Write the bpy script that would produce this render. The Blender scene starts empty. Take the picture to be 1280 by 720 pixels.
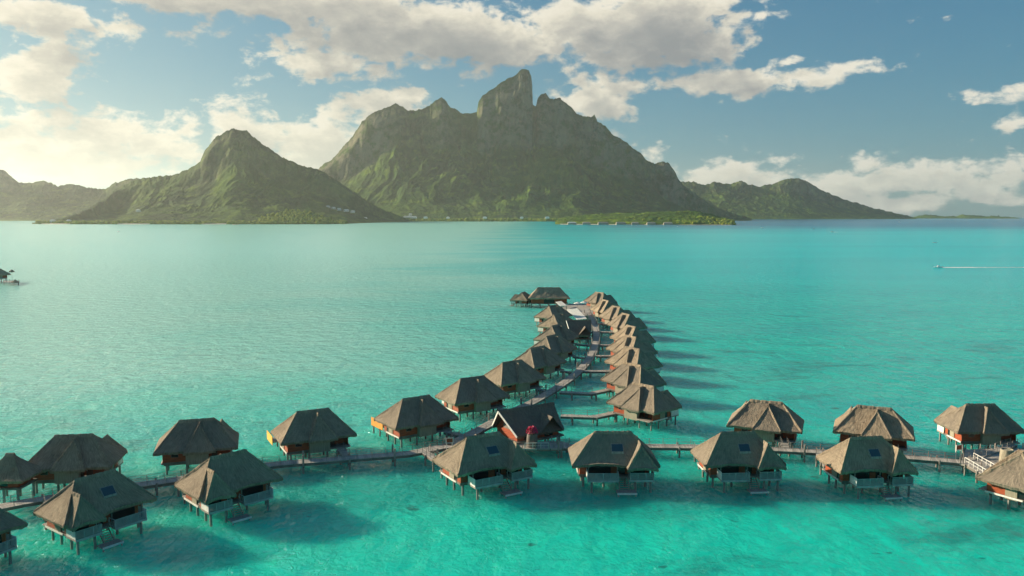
import bpy, math, random
import numpy as np
from mathutils import Vector, noise as mnoise
random.seed(7)
R = math.radians
sc = bpy.context.scene
COL = sc.collection

# ------------------------------------------------------------------ camera
CAM_H = 42.0
PITCH = math.atan(0.092)
cam_d = bpy.data.cameras.new('camera')
cam_d.sensor_width = 36.0
cam_d.lens = 28.125
cam_d.clip_start = 0.5
cam_d.clip_end = 100000
cam = bpy.data.objects.new('camera', cam_d)
COL.objects.link(cam)
cam.location = (0, 0, CAM_H)
cam.rotation_euler = (math.pi/2 - PITCH, 0, 0)
sc.camera = cam

# ------------------------------------------------------------------ light
SUN_EL = R(19.0)
SUN_AZ_AHEAD = R(22.0)         # sun stands left of the view, this much ahead of square
SUN_DIR = Vector((-math.cos(SUN_AZ_AHEAD)*math.cos(SUN_EL), math.sin(SUN_AZ_AHEAD)*math.cos(SUN_EL), math.sin(SUN_EL)))
sd = bpy.data.lights.new('sun', 'SUN')
sd.energy = 5.0
sd.angle = R(0.6)
sd.color = (1.0, 0.84, 0.62)
sun = bpy.data.objects.new('sun', sd)
COL.objects.link(sun)
sun.rotation_euler = SUN_DIR.to_track_quat('Z', 'Y').to_euler()
SKY_STRENGTH = 0.07
EXPOSURE = 0.95
HAZE_DENSITY = 2.7e-5
HAZE_COLOR = (0.90, 0.93, 0.88, 1)
HAZE_G = 0.52

sc.view_settings.view_transform = 'Standard'
sc.view_settings.look = 'None'
sc.view_settings.gamma = 1
sc.view_settings.use_curve_mapping = False
sc.view_settings.exposure = EXPOSURE
sc.render.engine = 'CYCLES'
cy = sc.cycles
cy.max_bounces = 6; cy.diffuse_bounces = 2; cy.glossy_bounces = 3; cy.transmission_bounces = 3
cy.volume_bounces = 1; cy.transparent_max_bounces = 8
cy.caustics_reflective = False; cy.caustics_refractive = False
cy.use_denoising = True
cy.sample_clamp_indirect = 4

# ------------------------------------------------------------------ node helper
class NT:
    def __init__(s, nt): s.nt = nt; s.n = nt.nodes; s.l = nt.links
    def add(s, t, **kw):
        n = s.n.new(t)
        for k, v in kw.items(): setattr(n, k, v)
        return n
    def link(s, a, b): s.l.new(a, b)
    def put(s, sock, v):
        if isinstance(v, bpy.types.NodeSocket): s.l.new(v, sock)
        elif v is not None: sock.default_value = v
    def m(s, op, a, b=None, c=None, clamp=False):
        n = s.n.new('ShaderNodeMath'); n.operation = op; n.use_clamp = clamp
        s.put(n.inputs[0], a); s.put(n.inputs[1], b); s.put(n.inputs[2], c)
        return n.outputs[0]
    def v(s, op, a, b=None, out=0):
        n = s.n.new('ShaderNodeVectorMath'); n.operation = op
        s.put(n.inputs[0], a)
        if op == 'SCALE': s.put(n.inputs[3], b)
        else: s.put(n.inputs[1], b)
        return n.outputs[out]
    def xyz(s, x, y, z):
        n = s.n.new('ShaderNodeCombineXYZ')
        s.put(n.inputs[0], x); s.put(n.inputs[1], y); s.put(n.inputs[2], z)
        return n.outputs[0]
    def sep(s, v):
        n = s.n.new('ShaderNodeSeparateXYZ'); s.put(n.inputs[0], v); return n.outputs
    def noise(s, vec, scale, detail=4, rough=0.5, dist=0.0, out=0):
        n = s.n.new('ShaderNodeTexNoise'); s.put(n.inputs['Vector'], vec)
        s.put(n.inputs['Scale'], scale); s.put(n.inputs['Detail'], detail)
        s.put(n.inputs['Roughness'], rough); s.put(n.inputs['Distortion'], dist)
        return n.outputs[out]
    def ramp(s, f, stops, interp='LINEAR'):
        n = s.n.new('ShaderNodeValToRGB'); s.put(n.inputs[0], f)
        e = n.color_ramp.elements; n.color_ramp.interpolation = interp
        while len(e) < len(stops): e.new(0.5)
        for el, (p, c) in zip(e, stops):
            el.position = p; el.color = (c, c, c, 1) if not isinstance(c, tuple) else (*c[:3], 1)
        return n.outputs[0]
    def mix(s, f, a, b):
        n = s.n.new('ShaderNodeMix'); n.data_type = 'RGBA'; n.clamp_factor = True
        def c(x): return (*x, 1) if isinstance(x, tuple) and len(x) == 3 else x
        s.put(n.inputs[0], f); s.put(n.inputs[6], c(a)); s.put(n.inputs[7], c(b))
        return n.outputs[2]
    def mr(s, v, a, b, c=0.0, d=1.0, smooth=False):
        n = s.n.new('ShaderNodeMapRange'); n.clamp = True
        if smooth: n.interpolation_type = 'SMOOTHSTEP'
        for i, x in enumerate((v, a, b, c, d)): s.put(n.inputs[i], x)
        return n.outputs[0]

# ------------------------------------------------------------------ world
def pxdir(px, py):
    u = (px-640)/1000.0; v = (360-py)/1000.0
    c, s_ = math.cos(PITCH), math.sin(PITCH)
    return Vector((u, c + v*s_, -s_ + v*c))
def angs(px, py):
    d = pxdir(px, py)
    return math.atan2(d.x, d.y), math.atan2(d.z, math.hypot(d.x, d.y))

CLOUDS = [  # centre x, y, half width, half height (of the patch of sky each bank fills), weight
    (330, 4, 290, 34, 1.15), (560, 48, 210, 46, 1.3), (800, 34, 130, 56, 1.3), (400, 84, 110, 30, 0.95),
    (45, 22, 110, 26, 0.95), (45, 96, 72, 42, 0.95), (120, 166, 170, 40, 0.9), (60, 206, 220, 24, 0.9), (180, 40, 120, 22, 0.55), (330, 168, 90, 38, 0.9), (225, 160, 60, 30, 0.85),
    (470, 140, 80, 34, 0.9), (400, 180, 80, 40, 0.95), (330, 178, 70, 34, 0.9), (740, 122, 90, 40, 0.8), (900, 108, 190, 17, 1.0),
    (980, 82, 26, 9, 0.7), (1078, 92, 68, 16, 0.75), (1262, 113, 74, 16, 0.8), (1178, 24, 34, 7, 0.45),
    (1110, 226, 270, 34, 0.80), (1110, 256, 300, 20, 0.8), (910, 224, 150, 40, 0.82), (1290, 214, 110, 40, 0.78), (600, 190, 300, 50, 0.7), (-160, 150, 200, 120, 0.9), (-300, 60, 160, 90, 0.8),
    (1500, 150, 160, 26, 0.8), (1700, 60, 260, 60, 0.8), (60, -190, 420, 90, 0.9), (900, -260, 260, 70, 0.7),
]
world = bpy.data.worlds.new('World'); sc.world = world
world.use_nodes = True
wt = world.node_tree; wt.nodes.clear()
# group: cloud density for (azimuth, elevation)
grp = bpy.data.node_groups.new('cloud_density', 'ShaderNodeTree')
grp.interface.new_socket('P', in_out='INPUT', socket_type='NodeSocketVector')
grp.interface.new_socket('D', in_out='OUTPUT', socket_type='NodeSocketFloat')
g = NT(grp)
gi = g.add('NodeGroupInput'); go = g.add('NodeGroupOutput')
P = gi.outputs[0]
ps = g.v('MULTIPLY', P, (1.0, 1.9, 1.0))
warp = g.noise(ps, 3.2, 3, 0.55, 0.0, out=1)
warp = g.v('SCALE', g.v('SUBTRACT', warp, (0.5, 0.5, 0.5)), 0.11)
Pw = g.v('ADD', P, g.v('MULTIPLY', warp, (1.0, 0.42, 0)))
acc = None
for (cx, cyy, rx, ry, w) in CLOUDS:
    a0, e0 = angs(cx, cyy)
    q = g.v('MULTIPLY', g.v('SUBTRACT', Pw, (a0, e0, 0)), (1000.0/rx, 1000.0/ry, 0))
    ln = g.v('LENGTH', q, None, out=1)
    val = g.m('MULTIPLY', g.mr(ln, 1.45, 0.0, smooth=False), w)
    acc = val if acc is None else g.m('SMOOTH_MAX', acc, val, 0.1)
f1 = g.noise(ps, 13.0, 10, 0.60, 0.15)
f2 = g.noise(g.v('MULTIPLY', P, (1.0, 1.5, 1.0)), 38.0, 5, 0.6, 0.4)
dd = g.m('ADD', acc, g.m('MULTIPLY', g.m('SUBTRACT', f1, 0.5), 1.75))
dd = g.m('ADD', dd, g.m('MULTIPLY', g.m('SUBTRACT', f2, 0.5), 0.8))
g.link(dd, go.inputs[0])

w = NT(wt)
tc = w.add('ShaderNodeTexCoord')
D = tc.outputs['Generated']
dx, dy, dz = w.sep(D)
az = w.m('ARCTAN2', dx, dy)
hyp = w.m('SQRT', w.m('ADD', w.m('MULTIPLY', dx, dx), w.m('MULTIPLY', dy, dy)))
el = w.m('ARCTAN2', dz, hyp)
Pv = w.xyz(az, el, 0.0)
def dens(off):
    n = w.add('ShaderNodeGroup'); n.node_tree = grp
    w.link(w.v('ADD', Pv, off) if off else Pv, n.inputs[0])
    return n.outputs[0]
d0 = dens(None)
d1 = dens((-0.014, 0.014, 0))
d2 = dens((-0.034, 0.040, 0))
TH = 0.43
alpha = w.mr(d0, TH-0.06, TH+0.20, smooth=True)
# optical depth towards the sun: bright where little cloud stands between
occ = w.m('ADD', w.m('MULTIPLY', w.mr(d1, TH-0.05, TH+0.75), 0.62), w.m('MULTIPLY', w.mr(d2, TH-0.05, TH+0.8), 0.6))
lit = w.m('SUBTRACT', 1.0, occ, clamp=True)
core = w.mr(d0, TH+0.1, TH+1.1)
lit = w.m('MULTIPLY', lit, w.m('SUBTRACT', 1.0, w.m('MULTIPLY', core, 0.35)))
ccol = w.ramp(lit, [(0.0, (0.185, 0.19, 0.195)), (0.35, (0.27, 0.265, 0.25)), (0.62, (0.38, 0.36, 0.315)), (0.85, (0.54, 0.50, 0.41)), (1.0, (0.62, 0.575, 0.48))])
# clouds nearer the sun are lit through
dotn = w.v('DOT_PRODUCT', D, tuple(SUN_DIR), out=1)
near_sun = w.mr(dotn, 0.0, 1.0)
cstr = w.m('ADD', 0.80, w.m('MULTIPLY', w.m('POWER', near_sun, 1.6), -0.12))
sky = w.add('ShaderNodeTexSky', sky_type='NISHITA')
sky.sun_disc = False
sky.sun_elevation = SUN_EL
sky.sun_rotation = math.atan2(SUN_DIR.x, SUN_DIR.y)
sky.altitude = 50; sky.air_density = 1.0; sky.dust_density = 0.9; sky.ozone_density = 3.0
w.link(w.xyz(dx, dy, w.m('MAXIMUM', dz, 0.004)), sky.inputs[0])
bg1 = w.add('ShaderNodeBackground'); skc = w.v('SCALE', sky.outputs[0], 1.0)
skc = w.v('MULTIPLY', skc, (0.33, 0.90, 1.27))
skc = w.v('DIVIDE', skc, w.v('ADD', w.v('SCALE', skc, 0.17), (1, 1, 1)))
w.link(skc, bg1.inputs[0]); bg1.inputs[1].default_value = SKY_STRENGTH
bg2 = w.add('ShaderNodeBackground'); w.link(ccol, bg2.inputs[0]); w.link(cstr, bg2.inputs[1])
mx = w.add('ShaderNodeMixShader')
w.link(w.m('MULTIPLY', alpha, 0.96), mx.inputs[0]); w.link(bg1.outputs[0], mx.inputs[1]); w.link(bg2.outputs[0], mx.inputs[2])
wo = w.add('ShaderNodeOutputWorld'); w.link(mx.outputs[0], wo.inputs[0])
world.cycles.sampling_method = 'MANUAL'; world.cycles.sample_map_resolution = 512

# ------------------------------------------------------------------ generic helpers
def tag(o, label=None, cat=None, group=None, kind=None):
    if label: o['label'] = label
    if cat: o['category'] = cat
    if group: o['group'] = group
    if kind: o['kind'] = kind
    return o
def empty(name, loc=(0, 0, 0), rz=0.0):
    o = bpy.data.objects.new(name, None); COL.objects.link(o)
    o.empty_display_size = 0.5
    o.location = loc; o.rotation_euler = (0, 0, rz)
    return o
class MB:
    def __init__(s): s.v = []; s.f = []; s.uv = {}; s.hasuv = False
    def quad(s, a, b, c, d, uv=None):
        i = len(s.v); s.v += [a, b, c, d]; s.f.append((i, i+1, i+2, i+3))
        if uv: s.uv[len(s.f)-1] = uv
    def poly(s, pts):
        i = len(s.v); s.v += list(pts); s.f.append(tuple(range(i, i+len(pts))))
    def box(s, x0, x1, y0, y1, z0, z1):
        i = len(s.v)
        s.v += [(x0,y0,z0),(x1,y0,z0),(x1,y1,z0),(x0,y1,z0),(x0,y0,z1),(x1,y0,z1),(x1,y1,z1),(x0,y1,z1)]
        for q in ((0,3,2,1),(4,5,6,7),(0,1,5,4),(1,2,6,5),(2,3,7,6),(3,0,4,7)): s.f.append(tuple(i+k for k in q))
        return s
    def bar(s, a, b, w_, h):      # box along a->b, width w_, height h
        a = Vector(a); b = Vector(b); t = (b-a).normalized()
        up = Vector((0,0,1)) if abs(t.z) < 0.95 else Vector((0,1,0))
        sd_ = t.cross(up).normalized()*w_/2; u = sd_.cross(t).normalized()*h/2
        i = len(s.v)
        for p in (a, b):
            for (p1, p2) in ((-1,-1),(1,-1),(1,1),(-1,1)): s.v.append(tuple(p + sd_*p1 + u*p2))
        for q in ((0,1,2,3),(7,6,5,4),(0,4,5,1),(1,5,6,2),(2,6,7,3),(3,7,4,0)): s.f.append(tuple(i+k for k in q))
        return s
    def tube(s, a, b, r0, r1=None, n=8, cap=True):
        r1 = r0 if r1 is None else r1
        a = Vector(a); b = Vector(b); t = (b-a).normalized()
        up = Vector((0,0,1)) if abs(t.z) < 0.9 else Vector((1,0,0))
        x = t.cross(up).normalized(); y = x.cross(t).normalized(); i = len(s.v)
        for p, r in ((a, r0), (b, r1)):
            for k in range(n):
                an = 2*math.pi*k/n; s.v.append(tuple(p + x*math.cos(an)*r + y*math.sin(an)*r))
        for k in range(n): s.f.append((i+k, i+(k+1) % n, i+n+(k+1) % n, i+n+k))
        if cap: s.f.append(tuple(i+n-1-k for k in range(n))); s.f.append(tuple(i+n+k for k in range(n)))
        return s
    def build(s, name, mat, parent=None, smooth=False):
        me = bpy.data.meshes.new(name); me.from_pydata([tuple(p) for p in s.v], [], s.f)
        if s.uv:
            ul = me.uv_layers.new(name='UVMap')
            for p in me.polygons:
                uv = s.uv.get(p.index)
                if uv:
                    for li, c in zip(p.loop_indices, uv): ul.data[li].uv = c
        me.materials.append(mat)
        if smooth: me.polygons.foreach_set('use_smooth', [True]*len(me.polygons))
        me.update()
        o = bpy.data.objects.new(name, me); COL.objects.link(o)
        if parent: o.parent = parent
        return o
def kids(o): return [c for c in o.children]
def copy_tree(o, parent=None):
    c = o.copy(); COL.objects.link(c); c.parent = parent
    for ch in kids(o): copy_tree(ch, c)
    return c
def at(px, py, z=0.0):
    d = pxdir(px, py); t = (z-CAM_H)/d.z
    return Vector((d.x*t, d.y*t, z))
def numpy_mesh(name, V, F, mat, smooth=False):
    me = bpy.data.meshes.new(name)
    me.vertices.add(len(V)); me.vertices.foreach_set('co', V.astype(np.float32).ravel())
    k = F.shape[1]
    me.loops.add(F.size); me.loops.foreach_set('vertex_index', F.astype(np.int32).ravel())
    me.polygons.add(len(F)); me.polygons.foreach_set('loop_start', np.arange(0, F.size, k, dtype=np.int32))
    me.polygons.foreach_set('use_smooth', np.full(len(F), smooth))
    me.update(calc_edges=True); me.materials.append(mat)
    o = bpy.data.objects.new(name, me); COL.objects.link(o)
    return o
def grid_faces(nr, nc, wrap=False):
    i = np.arange(nr-1)[:, None]; j = np.arange(nc if wrap else nc-1)[None, :]
    a = i*nc + j; b = i*nc + (j+1) % nc
    return np.stack([a, b, b+nc, a+nc], -1).reshape(-1, 4)

# ------------------------------------------------------------------ materials
def mat(name):
    m_ = bpy.data.materials.new(name); m_.use_nodes = True
    n = NT(m_.node_tree); b = m_.node_tree.nodes['Principled BSDF']
    return m_, n, b
def bump(n, b, h, strength=0.5, dist=0.1):
    bn = n.add('ShaderNodeBump'); bn.inputs['Strength'].default_value = strength; bn.inputs['Distance'].default_value = dist
    n.link(h, bn.inputs['Height']); n.link(bn.outputs[0], b.inputs['Normal'])
def simple(name, c, rough=0.6, var=0.15, scale=2.0, stretch=(1, 1, 1), metallic=0.0):
    m_, n, b = mat(name)
    t = n.add('ShaderNodeTexCoord').outputs['Object']
    t = n.v('MULTIPLY', t, stretch)
    f = n.noise(t, scale, 5, 0.6)
    lo = tuple(x*(1-var*1.6) for x in c); hi = tuple(min(1, x*(1+var*1.6)) for x in c)
    n.link(n.mix(n.mr(f, 0.3, 0.7), lo, hi), b.inputs['Base Color'])
    b.inputs['Roughness'].default_value = rough; b.inputs['Metallic'].default_value = metallic
    return m_
def thatch(name, c1, c2):
    m_, n, b = mat(name)
    uv = n.add('ShaderNodeUVMap').outputs[0]
    oi = n.add('ShaderNodeObjectInfo').outputs['Random']
    ob = n.add('ShaderNodeTexCoord').outputs['Object']
    off = n.xyz(n.m('MULTIPLY', oi, 37.0), n.m('MULTIPLY', oi, 91.0), 0)
    st = n.noise(n.v('MULTIPLY', n.v('ADD', uv, off), (4.0, 0.8, 1)), 1.0, 6, 0.72)
    big = n.noise(n.v('ADD', ob, off), 0.35, 4, 0.6)
    rows = n.noise(n.v('MULTIPLY', n.v('ADD', uv, off), (0.6, 3.2, 1)), 1.0, 3, 0.6)
    f = n.m('ADD', n.m('MULTIPLY', st, 0.6), n.m('MULTIPLY', big, 0.4))
    col = n.mix(n.mr(f, 0.34, 0.66), c1, c2)
    # each roof has weathered a little differently
    col = n.mix(n.m('MULTIPLY', oi, 0.85), col, n.mix(0.55, col, (0.17, 0.165, 0.15)))
    col = n.mix(n.m('MULTIPLY', n.mr(big, 0.58, 0.72), 0.5), col, (0.12, 0.105, 0.075))
    n.link(col, b.inputs['Base Color']); b.inputs['Roughness'].default_value = 0.95
    b.inputs['Specular IOR Level'].default_value = 0.15
    h = n.m('ADD', n.m('MULTIPLY', st, 0.7), n.m('MULTIPLY', rows, 0.5))
    bump(n, b, h, 1.0, 0.5)
    return m_
M = {}
M['thatch'] = thatch('thatch', (0.17, 0.13, 0.09), (0.58, 0.465, 0.325))
M['thatch_dark'] = thatch('thatch_dark', (0.13, 0.105, 0.08), (0.27, 0.225, 0.17))
def reed():
    m_, n, b = mat('reed')
    t = n.add('ShaderNodeTexCoord').outputs['Object']
    st = n.noise(n.v('MULTIPLY', t, (9, 9, 0.35)), 1.0, 4, 0.6)
    n.link(n.mix(n.mr(st, 0.3, 0.7), (0.20, 0.175, 0.125), (0.42, 0.38, 0.28)), b.inputs['Base Color'])
    b.inputs['Roughness'].default_value = 0.9
    bump(n, b, st, 0.8, 0.06); return m_
M['reed'] = reed()
def boards(name, c1, c2, pitch=0.16, vertical=False):
    m_, n, b = mat(name)
    t = n.add('ShaderNodeTexCoord').outputs['Object']
    x, y, z = n.sep(t)
    k = n.m('FRACT', n.m('DIVIDE', n.m('ADD', x, y) if vertical else z, pitch))
    gap = n.m('LESS_THAN', k, 0.1)
    f = n.noise(n.v('MULTIPLY', t, (0.6, 0.6, 5)), 1.5, 4, 0.6)
    col = n.mix(n.mr(f, 0.3, 0.7), c1, c2)
    col = n.mix(n.m('MULTIPLY', gap, 0.6), col, tuple(v*0.35 for v in c1))
    n.link(col, b.inputs['Base Color']); b.inputs['Roughness'].default_value = 0.55
    return m_
M['wall'] = boards('stained_boards', (0.22, 0.04, 0.014), (0.46, 0.09, 0.022))
M['screen_yellow'] = boards('yellow_boards', (0.75, 0.36, 0.03), (0.85, 0.48, 0.05))
M['screen_orange'] = boards('orange_boards', (0.66, 0.24, 0.02), (0.78, 0.31, 0.03))
M['wall_dark'] = boards('dark_boards', (0.06, 0.03, 0.022), (0.12, 0.055, 0.035), 0.2)
M['paint'] = simple('white_paint', (0.72, 0.70, 0.64), 0.5, 0.08, 1.5)
M['grey_wood'] = simple('grey_wood', (0.30, 0.265, 0.23), 0.75, 0.25, 1.2, (4, 4, 0.8))
M['fascia'] = simple('dark_wood', (0.16, 0.14, 0.12), 0.8, 0.25, 0.8)
M['pile'] = simple('pile_concrete', (0.27, 0.25, 0.22), 0.8, 0.25, 1.5, (1, 1, 0.6))
M['rail'] = simple('shaded_paint', (0.36, 0.36, 0.35), 0.6, 0.15, 1.5)  # white rail paint in a greyer copy, its shade put into the colour
M['rope'] = simple('rope', (0.22, 0.2, 0.17), 0.8)
def deckmat():
    m_, n, b = mat('deck_planks')
    uv = n.add('ShaderNodeUVMap').outputs[0]
    x, y, z = n.sep(uv)
    cell = n.m('FLOOR', n.m('DIVIDE', y, 0.3))
    wn = n.add('ShaderNodeTexWhiteNoise', noise_dimensions='1D'); n.link(cell, wn.inputs['W'])
    gap = n.m('LESS_THAN', n.m('FRACT', n.m('DIVIDE', y, 0.3)), 0.08)
    big = n.noise(n.v('MULTIPLY', uv, (0.5, 0.12, 1)), 1.0, 4, 0.6)
    f = n.m('ADD', n.m('MULTIPLY', wn.outputs[0], 0.4), n.m('MULTIPLY', big, 0.6))
    col = n.mix(n.mr(f, 0.25, 0.75), (0.26, 0.24, 0.21), (0.50, 0.46, 0.40))
    col = n.mix(n.m('MULTIPLY', gap, 0.7), col, (0.03, 0.03, 0.03))
    n.link(col, b.inputs['Base Color']); b.inputs['Roughness'].default_value = 0.75
    return m_
M['deck'] = deckmat()
def glassmat(name, c, rough=0.05):
    m_, n, b = mat(name)
    f = n.noise(n.add('ShaderNodeTexCoord').outputs['Object'], 1.3, 2)
    n.link(n.mix(f, c, tuple(v*1.4 for v in c)), b.inputs['Base Color'])
    b.inputs['Roughness'].default_value = rough; b.inputs['IOR'].default_value = 1.5
    return m_
M['glass'] = glassmat('dark_glass', (0.012, 0.014, 0.014))
M['skyglass'] = glassmat('skylight_glass', (0.02, 0.05, 0.07), 0.35)
M['flower'] = simple('bougainvillea', (0.62, 0.03, 0.11), 0.6, 0.3, 6)
M['leaf'] = simple('leaf', (0.05, 0.09, 0.025), 0.7, 0.4, 3)
M['trunk'] = simple('bark', (0.12, 0.09, 0.06), 0.9)
M['shore_roof'] = simple('pale_roof', (0.34, 0.30, 0.26), 0.8, 0.2, 0.3)
M['shore_white'] = simple('pale_wall', (0.75, 0.73, 0.68), 0.7, 0.05, 0.3)
M['shore_beige'] = simple('beige_wall', (0.42, 0.37, 0.29), 0.8, 0.1, 0.3)
M['hull'] = simple('white_hull', (0.85, 0.85, 0.83), 0.3, 0.03, 1)
M['sand'] = simple('sand_strip', (0.5, 0.45, 0.34), 0.95, 0.2, 0.02)

# ------------------------------------------------------------------ water: one curved sheet out past the horizon
def water_mat():
    m_, n, b = mat('lagoon_water')
    pos = n.add('ShaderNodeNewGeometry').outputs['Position']
    x, y, z = n.sep(pos)
    big = n.noise(n.v('MULTIPLY', pos, (0.006, 0.011, 0)), 1.0, 5, 0.55, 0.6)
    mid = n.noise(n.v('MULTIPLY', pos, (0.022, 0.045, 0)), 1.0, 5, 0.6, 0.8)
    patch = n.noise(n.v('ADD', n.v('MULTIPLY', pos, (0.028, 0.05, 0)), (31, 7, 0)), 1.0, 6, 0.62, 0.5)
    streak = n.noise(n.v('MULTIPLY', pos, (0.0016, 0.011, 0)), 1.0, 5, 0.6, 0.3)
    sandy = (0.008, 0.60, 0.47); teal = (0.004, 0.42, 0.40); dark = (0.010, 0.17, 0.165); open_ = (0.001, 0.58, 0.575); deep = (0.012, 0.16, 0.27)
    f = n.m('ADD', n.m('MULTIPLY', big, 0.55), n.m('MULTIPLY', mid, 0.45))
    # sand bank close to the viewer, darker band under the row of houses
    r = n.m('ADD', y, n.m('MULTIPLY', n.m('SUBTRACT', mid, 0.5), 34.0))
    bank = n.mr(r, 116.0, 104.0, smooth=True)
    near = n.mix(n.mr(f, 0.36, 0.62), teal, sandy)
    near = n.mix(n.m('MULTIPLY', bank, 0.75), near, sandy)
    dark_band = n.m('MULTIPLY', n.mr(r, 104.0, 114.0, smooth=True), n.mr(r, 150.0, 120.0, smooth=True))
    near = n.mix(n.m('MULTIPLY', dark_band, 0.42), near, dark)
    near = n.mix(n.m('MULTIPLY', n.mr(patch, 0.55, 0.68, smooth=True), 0.6), near, dark)
    spots = n.noise(n.v('MULTIPLY', pos, (0.16, 0.22, 0)), 1.0, 3, 0.55)
    near = n.mix(n.m('MULTIPLY', n.mr(spots, 0.66, 0.72, smooth=True), 0.75), near, (0.012, 0.12, 0.11))
    fard = n.mr(n.m('ADD', y, n.m('MULTIPLY', big, 160.0)), 250.0, 620.0)
    col = n.mix(fard, near, n.mix(n.mr(streak, 0.3, 0.7), open_, (0.001, 0.49, 0.50)))
    yd = n.m('ADD', y, n.m('MULTIPLY', n.m('SUBTRACT', streak, 0.5), 1300.0))
    lagoon_edge = n.mr(yd, 1500.0, 3200.0, smooth=True)
    # sky glare painted into the left water's colour; deep channel only towards the right
    left_glare = n.m('MULTIPLY', n.mr(n.m('ADD', n.m('SUBTRACT', x, n.m('MULTIPLY', y, 0.02)), n.m('MULTIPLY', n.m('SUBTRACT', big, 0.5), 260.0)), 90.0, -150.0, smooth=True), n.mr(y, 105.0, 230.0, smooth=True))
    col = n.mix(n.m('MULTIPLY', left_glare, 0.85), col, (0.40, 0.80, 0.68))
    lagoon_edge = n.m('MULTIPLY', lagoon_edge, n.mr(n.m('DIVIDE', n.m('ADD', x, n.m('MULTIPLY', n.m('SUBTRACT', streak, 0.5), 900.0)), y), -0.05, 0.24, smooth=True))
    col = n.mix(lagoon_edge, col, deep)
    n.link(col, b.inputs['Base Color'])
    b.inputs['IOR'].default_value = 1.33
    dist = n.m('SQRT', n.m('ADD', n.m('MULTIPLY', x, x), n.m('MULTIPLY', y, y)))
    n.link(n.mr(y, 100.0, 900.0, 0.09, 0.22), b.inputs['Roughness'])
    b.subsurface_method = 'BURLEY'; b.inputs['Subsurface Weight'].default_value = 0.9
    b.inputs['Subsurface Radius'].default_value = (1.0, 1.0, 1.0); b.inputs['Subsurface Scale'].default_value = 15.0
    n.link(n.mr(left_glare, 0.0, 1.0, 0.22, 0.85), b.inputs['Specular IOR Level'])  # reflection strengthened where the glare is painted
    w1 = n.noise(n.v('MULTIPLY', pos, (1.0, 0.66, 0)), 1.0, 5, 0.60, 0.2)
    w2 = n.noise(n.v('MULTIPLY', pos, (0.26, 0.19, 0)), 1.0, 3, 0.5, 0.4)
    ridg = n.m('ABSOLUTE', n.m('SUBTRACT', w1, 0.5))
    h = n.m('ADD', n.m('MULTIPLY', w2, 1.4), n.m('SUBTRACT', n.m('MULTIPLY', w1, 0.7), n.m('MULTIPLY', ridg, 0.5)))
    bn = n.add('ShaderNodeBump'); n.link(n.mr(dist, 120.0, 1500.0, 1.0, 0.25), bn.inputs['Strength']); bn.inputs['Distance'].default_value = 1.15
    n.link(h, bn.inputs['Height']); n.link(bn.outputs[0], b.inputs['Normal'])
    return m_
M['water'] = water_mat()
rr = np.concatenate([[0.0], np.geomspace(20, 26000, 150)])
th = np.linspace(0, 2*np.pi, 256, endpoint=False)
RR, TT = np.meshgrid(rr, th, indexing='ij')
V = np.stack([RR*np.sin(TT), RR*np.cos(TT), -RR**2/(2*7.4e6)], -1).reshape(-1, 3)
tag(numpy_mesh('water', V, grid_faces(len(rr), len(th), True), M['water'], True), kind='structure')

# ------------------------------------------------------------------ numpy noise
def _hash(ix, iy, seed):
    h = (ix.astype(np.int64)*374761393 + iy.astype(np.int64)*668265263 + seed*1442695041) & 0xffffffff
    h = ((h ^ (h >> 13))*1274126177) & 0xffffffff
    return ((h ^ (h >> 16)) & 0xffff)/65535.0
def vnoise(x, y, seed=0):
    ix = np.floor(x); iy = np.floor(y); fx = x-ix; fy = y-iy
    ux = fx*fx*fx*(fx*(fx*6-15)+10); uy = fy*fy*fy*(fy*(fy*6-15)+10)
    a = _hash(ix, iy, seed); b = _hash(ix+1, iy, seed); c = _hash(ix, iy+1, seed); d = _hash(ix+1, iy+1, seed)
    return (a*(1-ux)+b*ux)*(1-uy) + (c*(1-ux)+d*ux)*uy
def fbm(x, y, o=5, seed=0, g_=0.5):
    s = 0; a = 1; t = 0
    for k in range(o):
        s = s + a*vnoise(x*2**k+13.7*k, y*2**k-7.1*k, seed+k); t += a; a *= g_
    return s/t
def ridged(x, y, o=5, seed=0, g_=0.5):
    s = 0; a = 1; t = 0
    for k in range(o):
        s = s + a*(1-np.abs(2*vnoise(x*2**k+3.7*k, y*2**k-9.1*k, seed+k)-1)); t += a; a *= g_
    return s/t
def sstep(a, b, x):
    t = np.clip((x-a)/(b-a), 0, 1); return t*t*(3-2*t)

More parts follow.
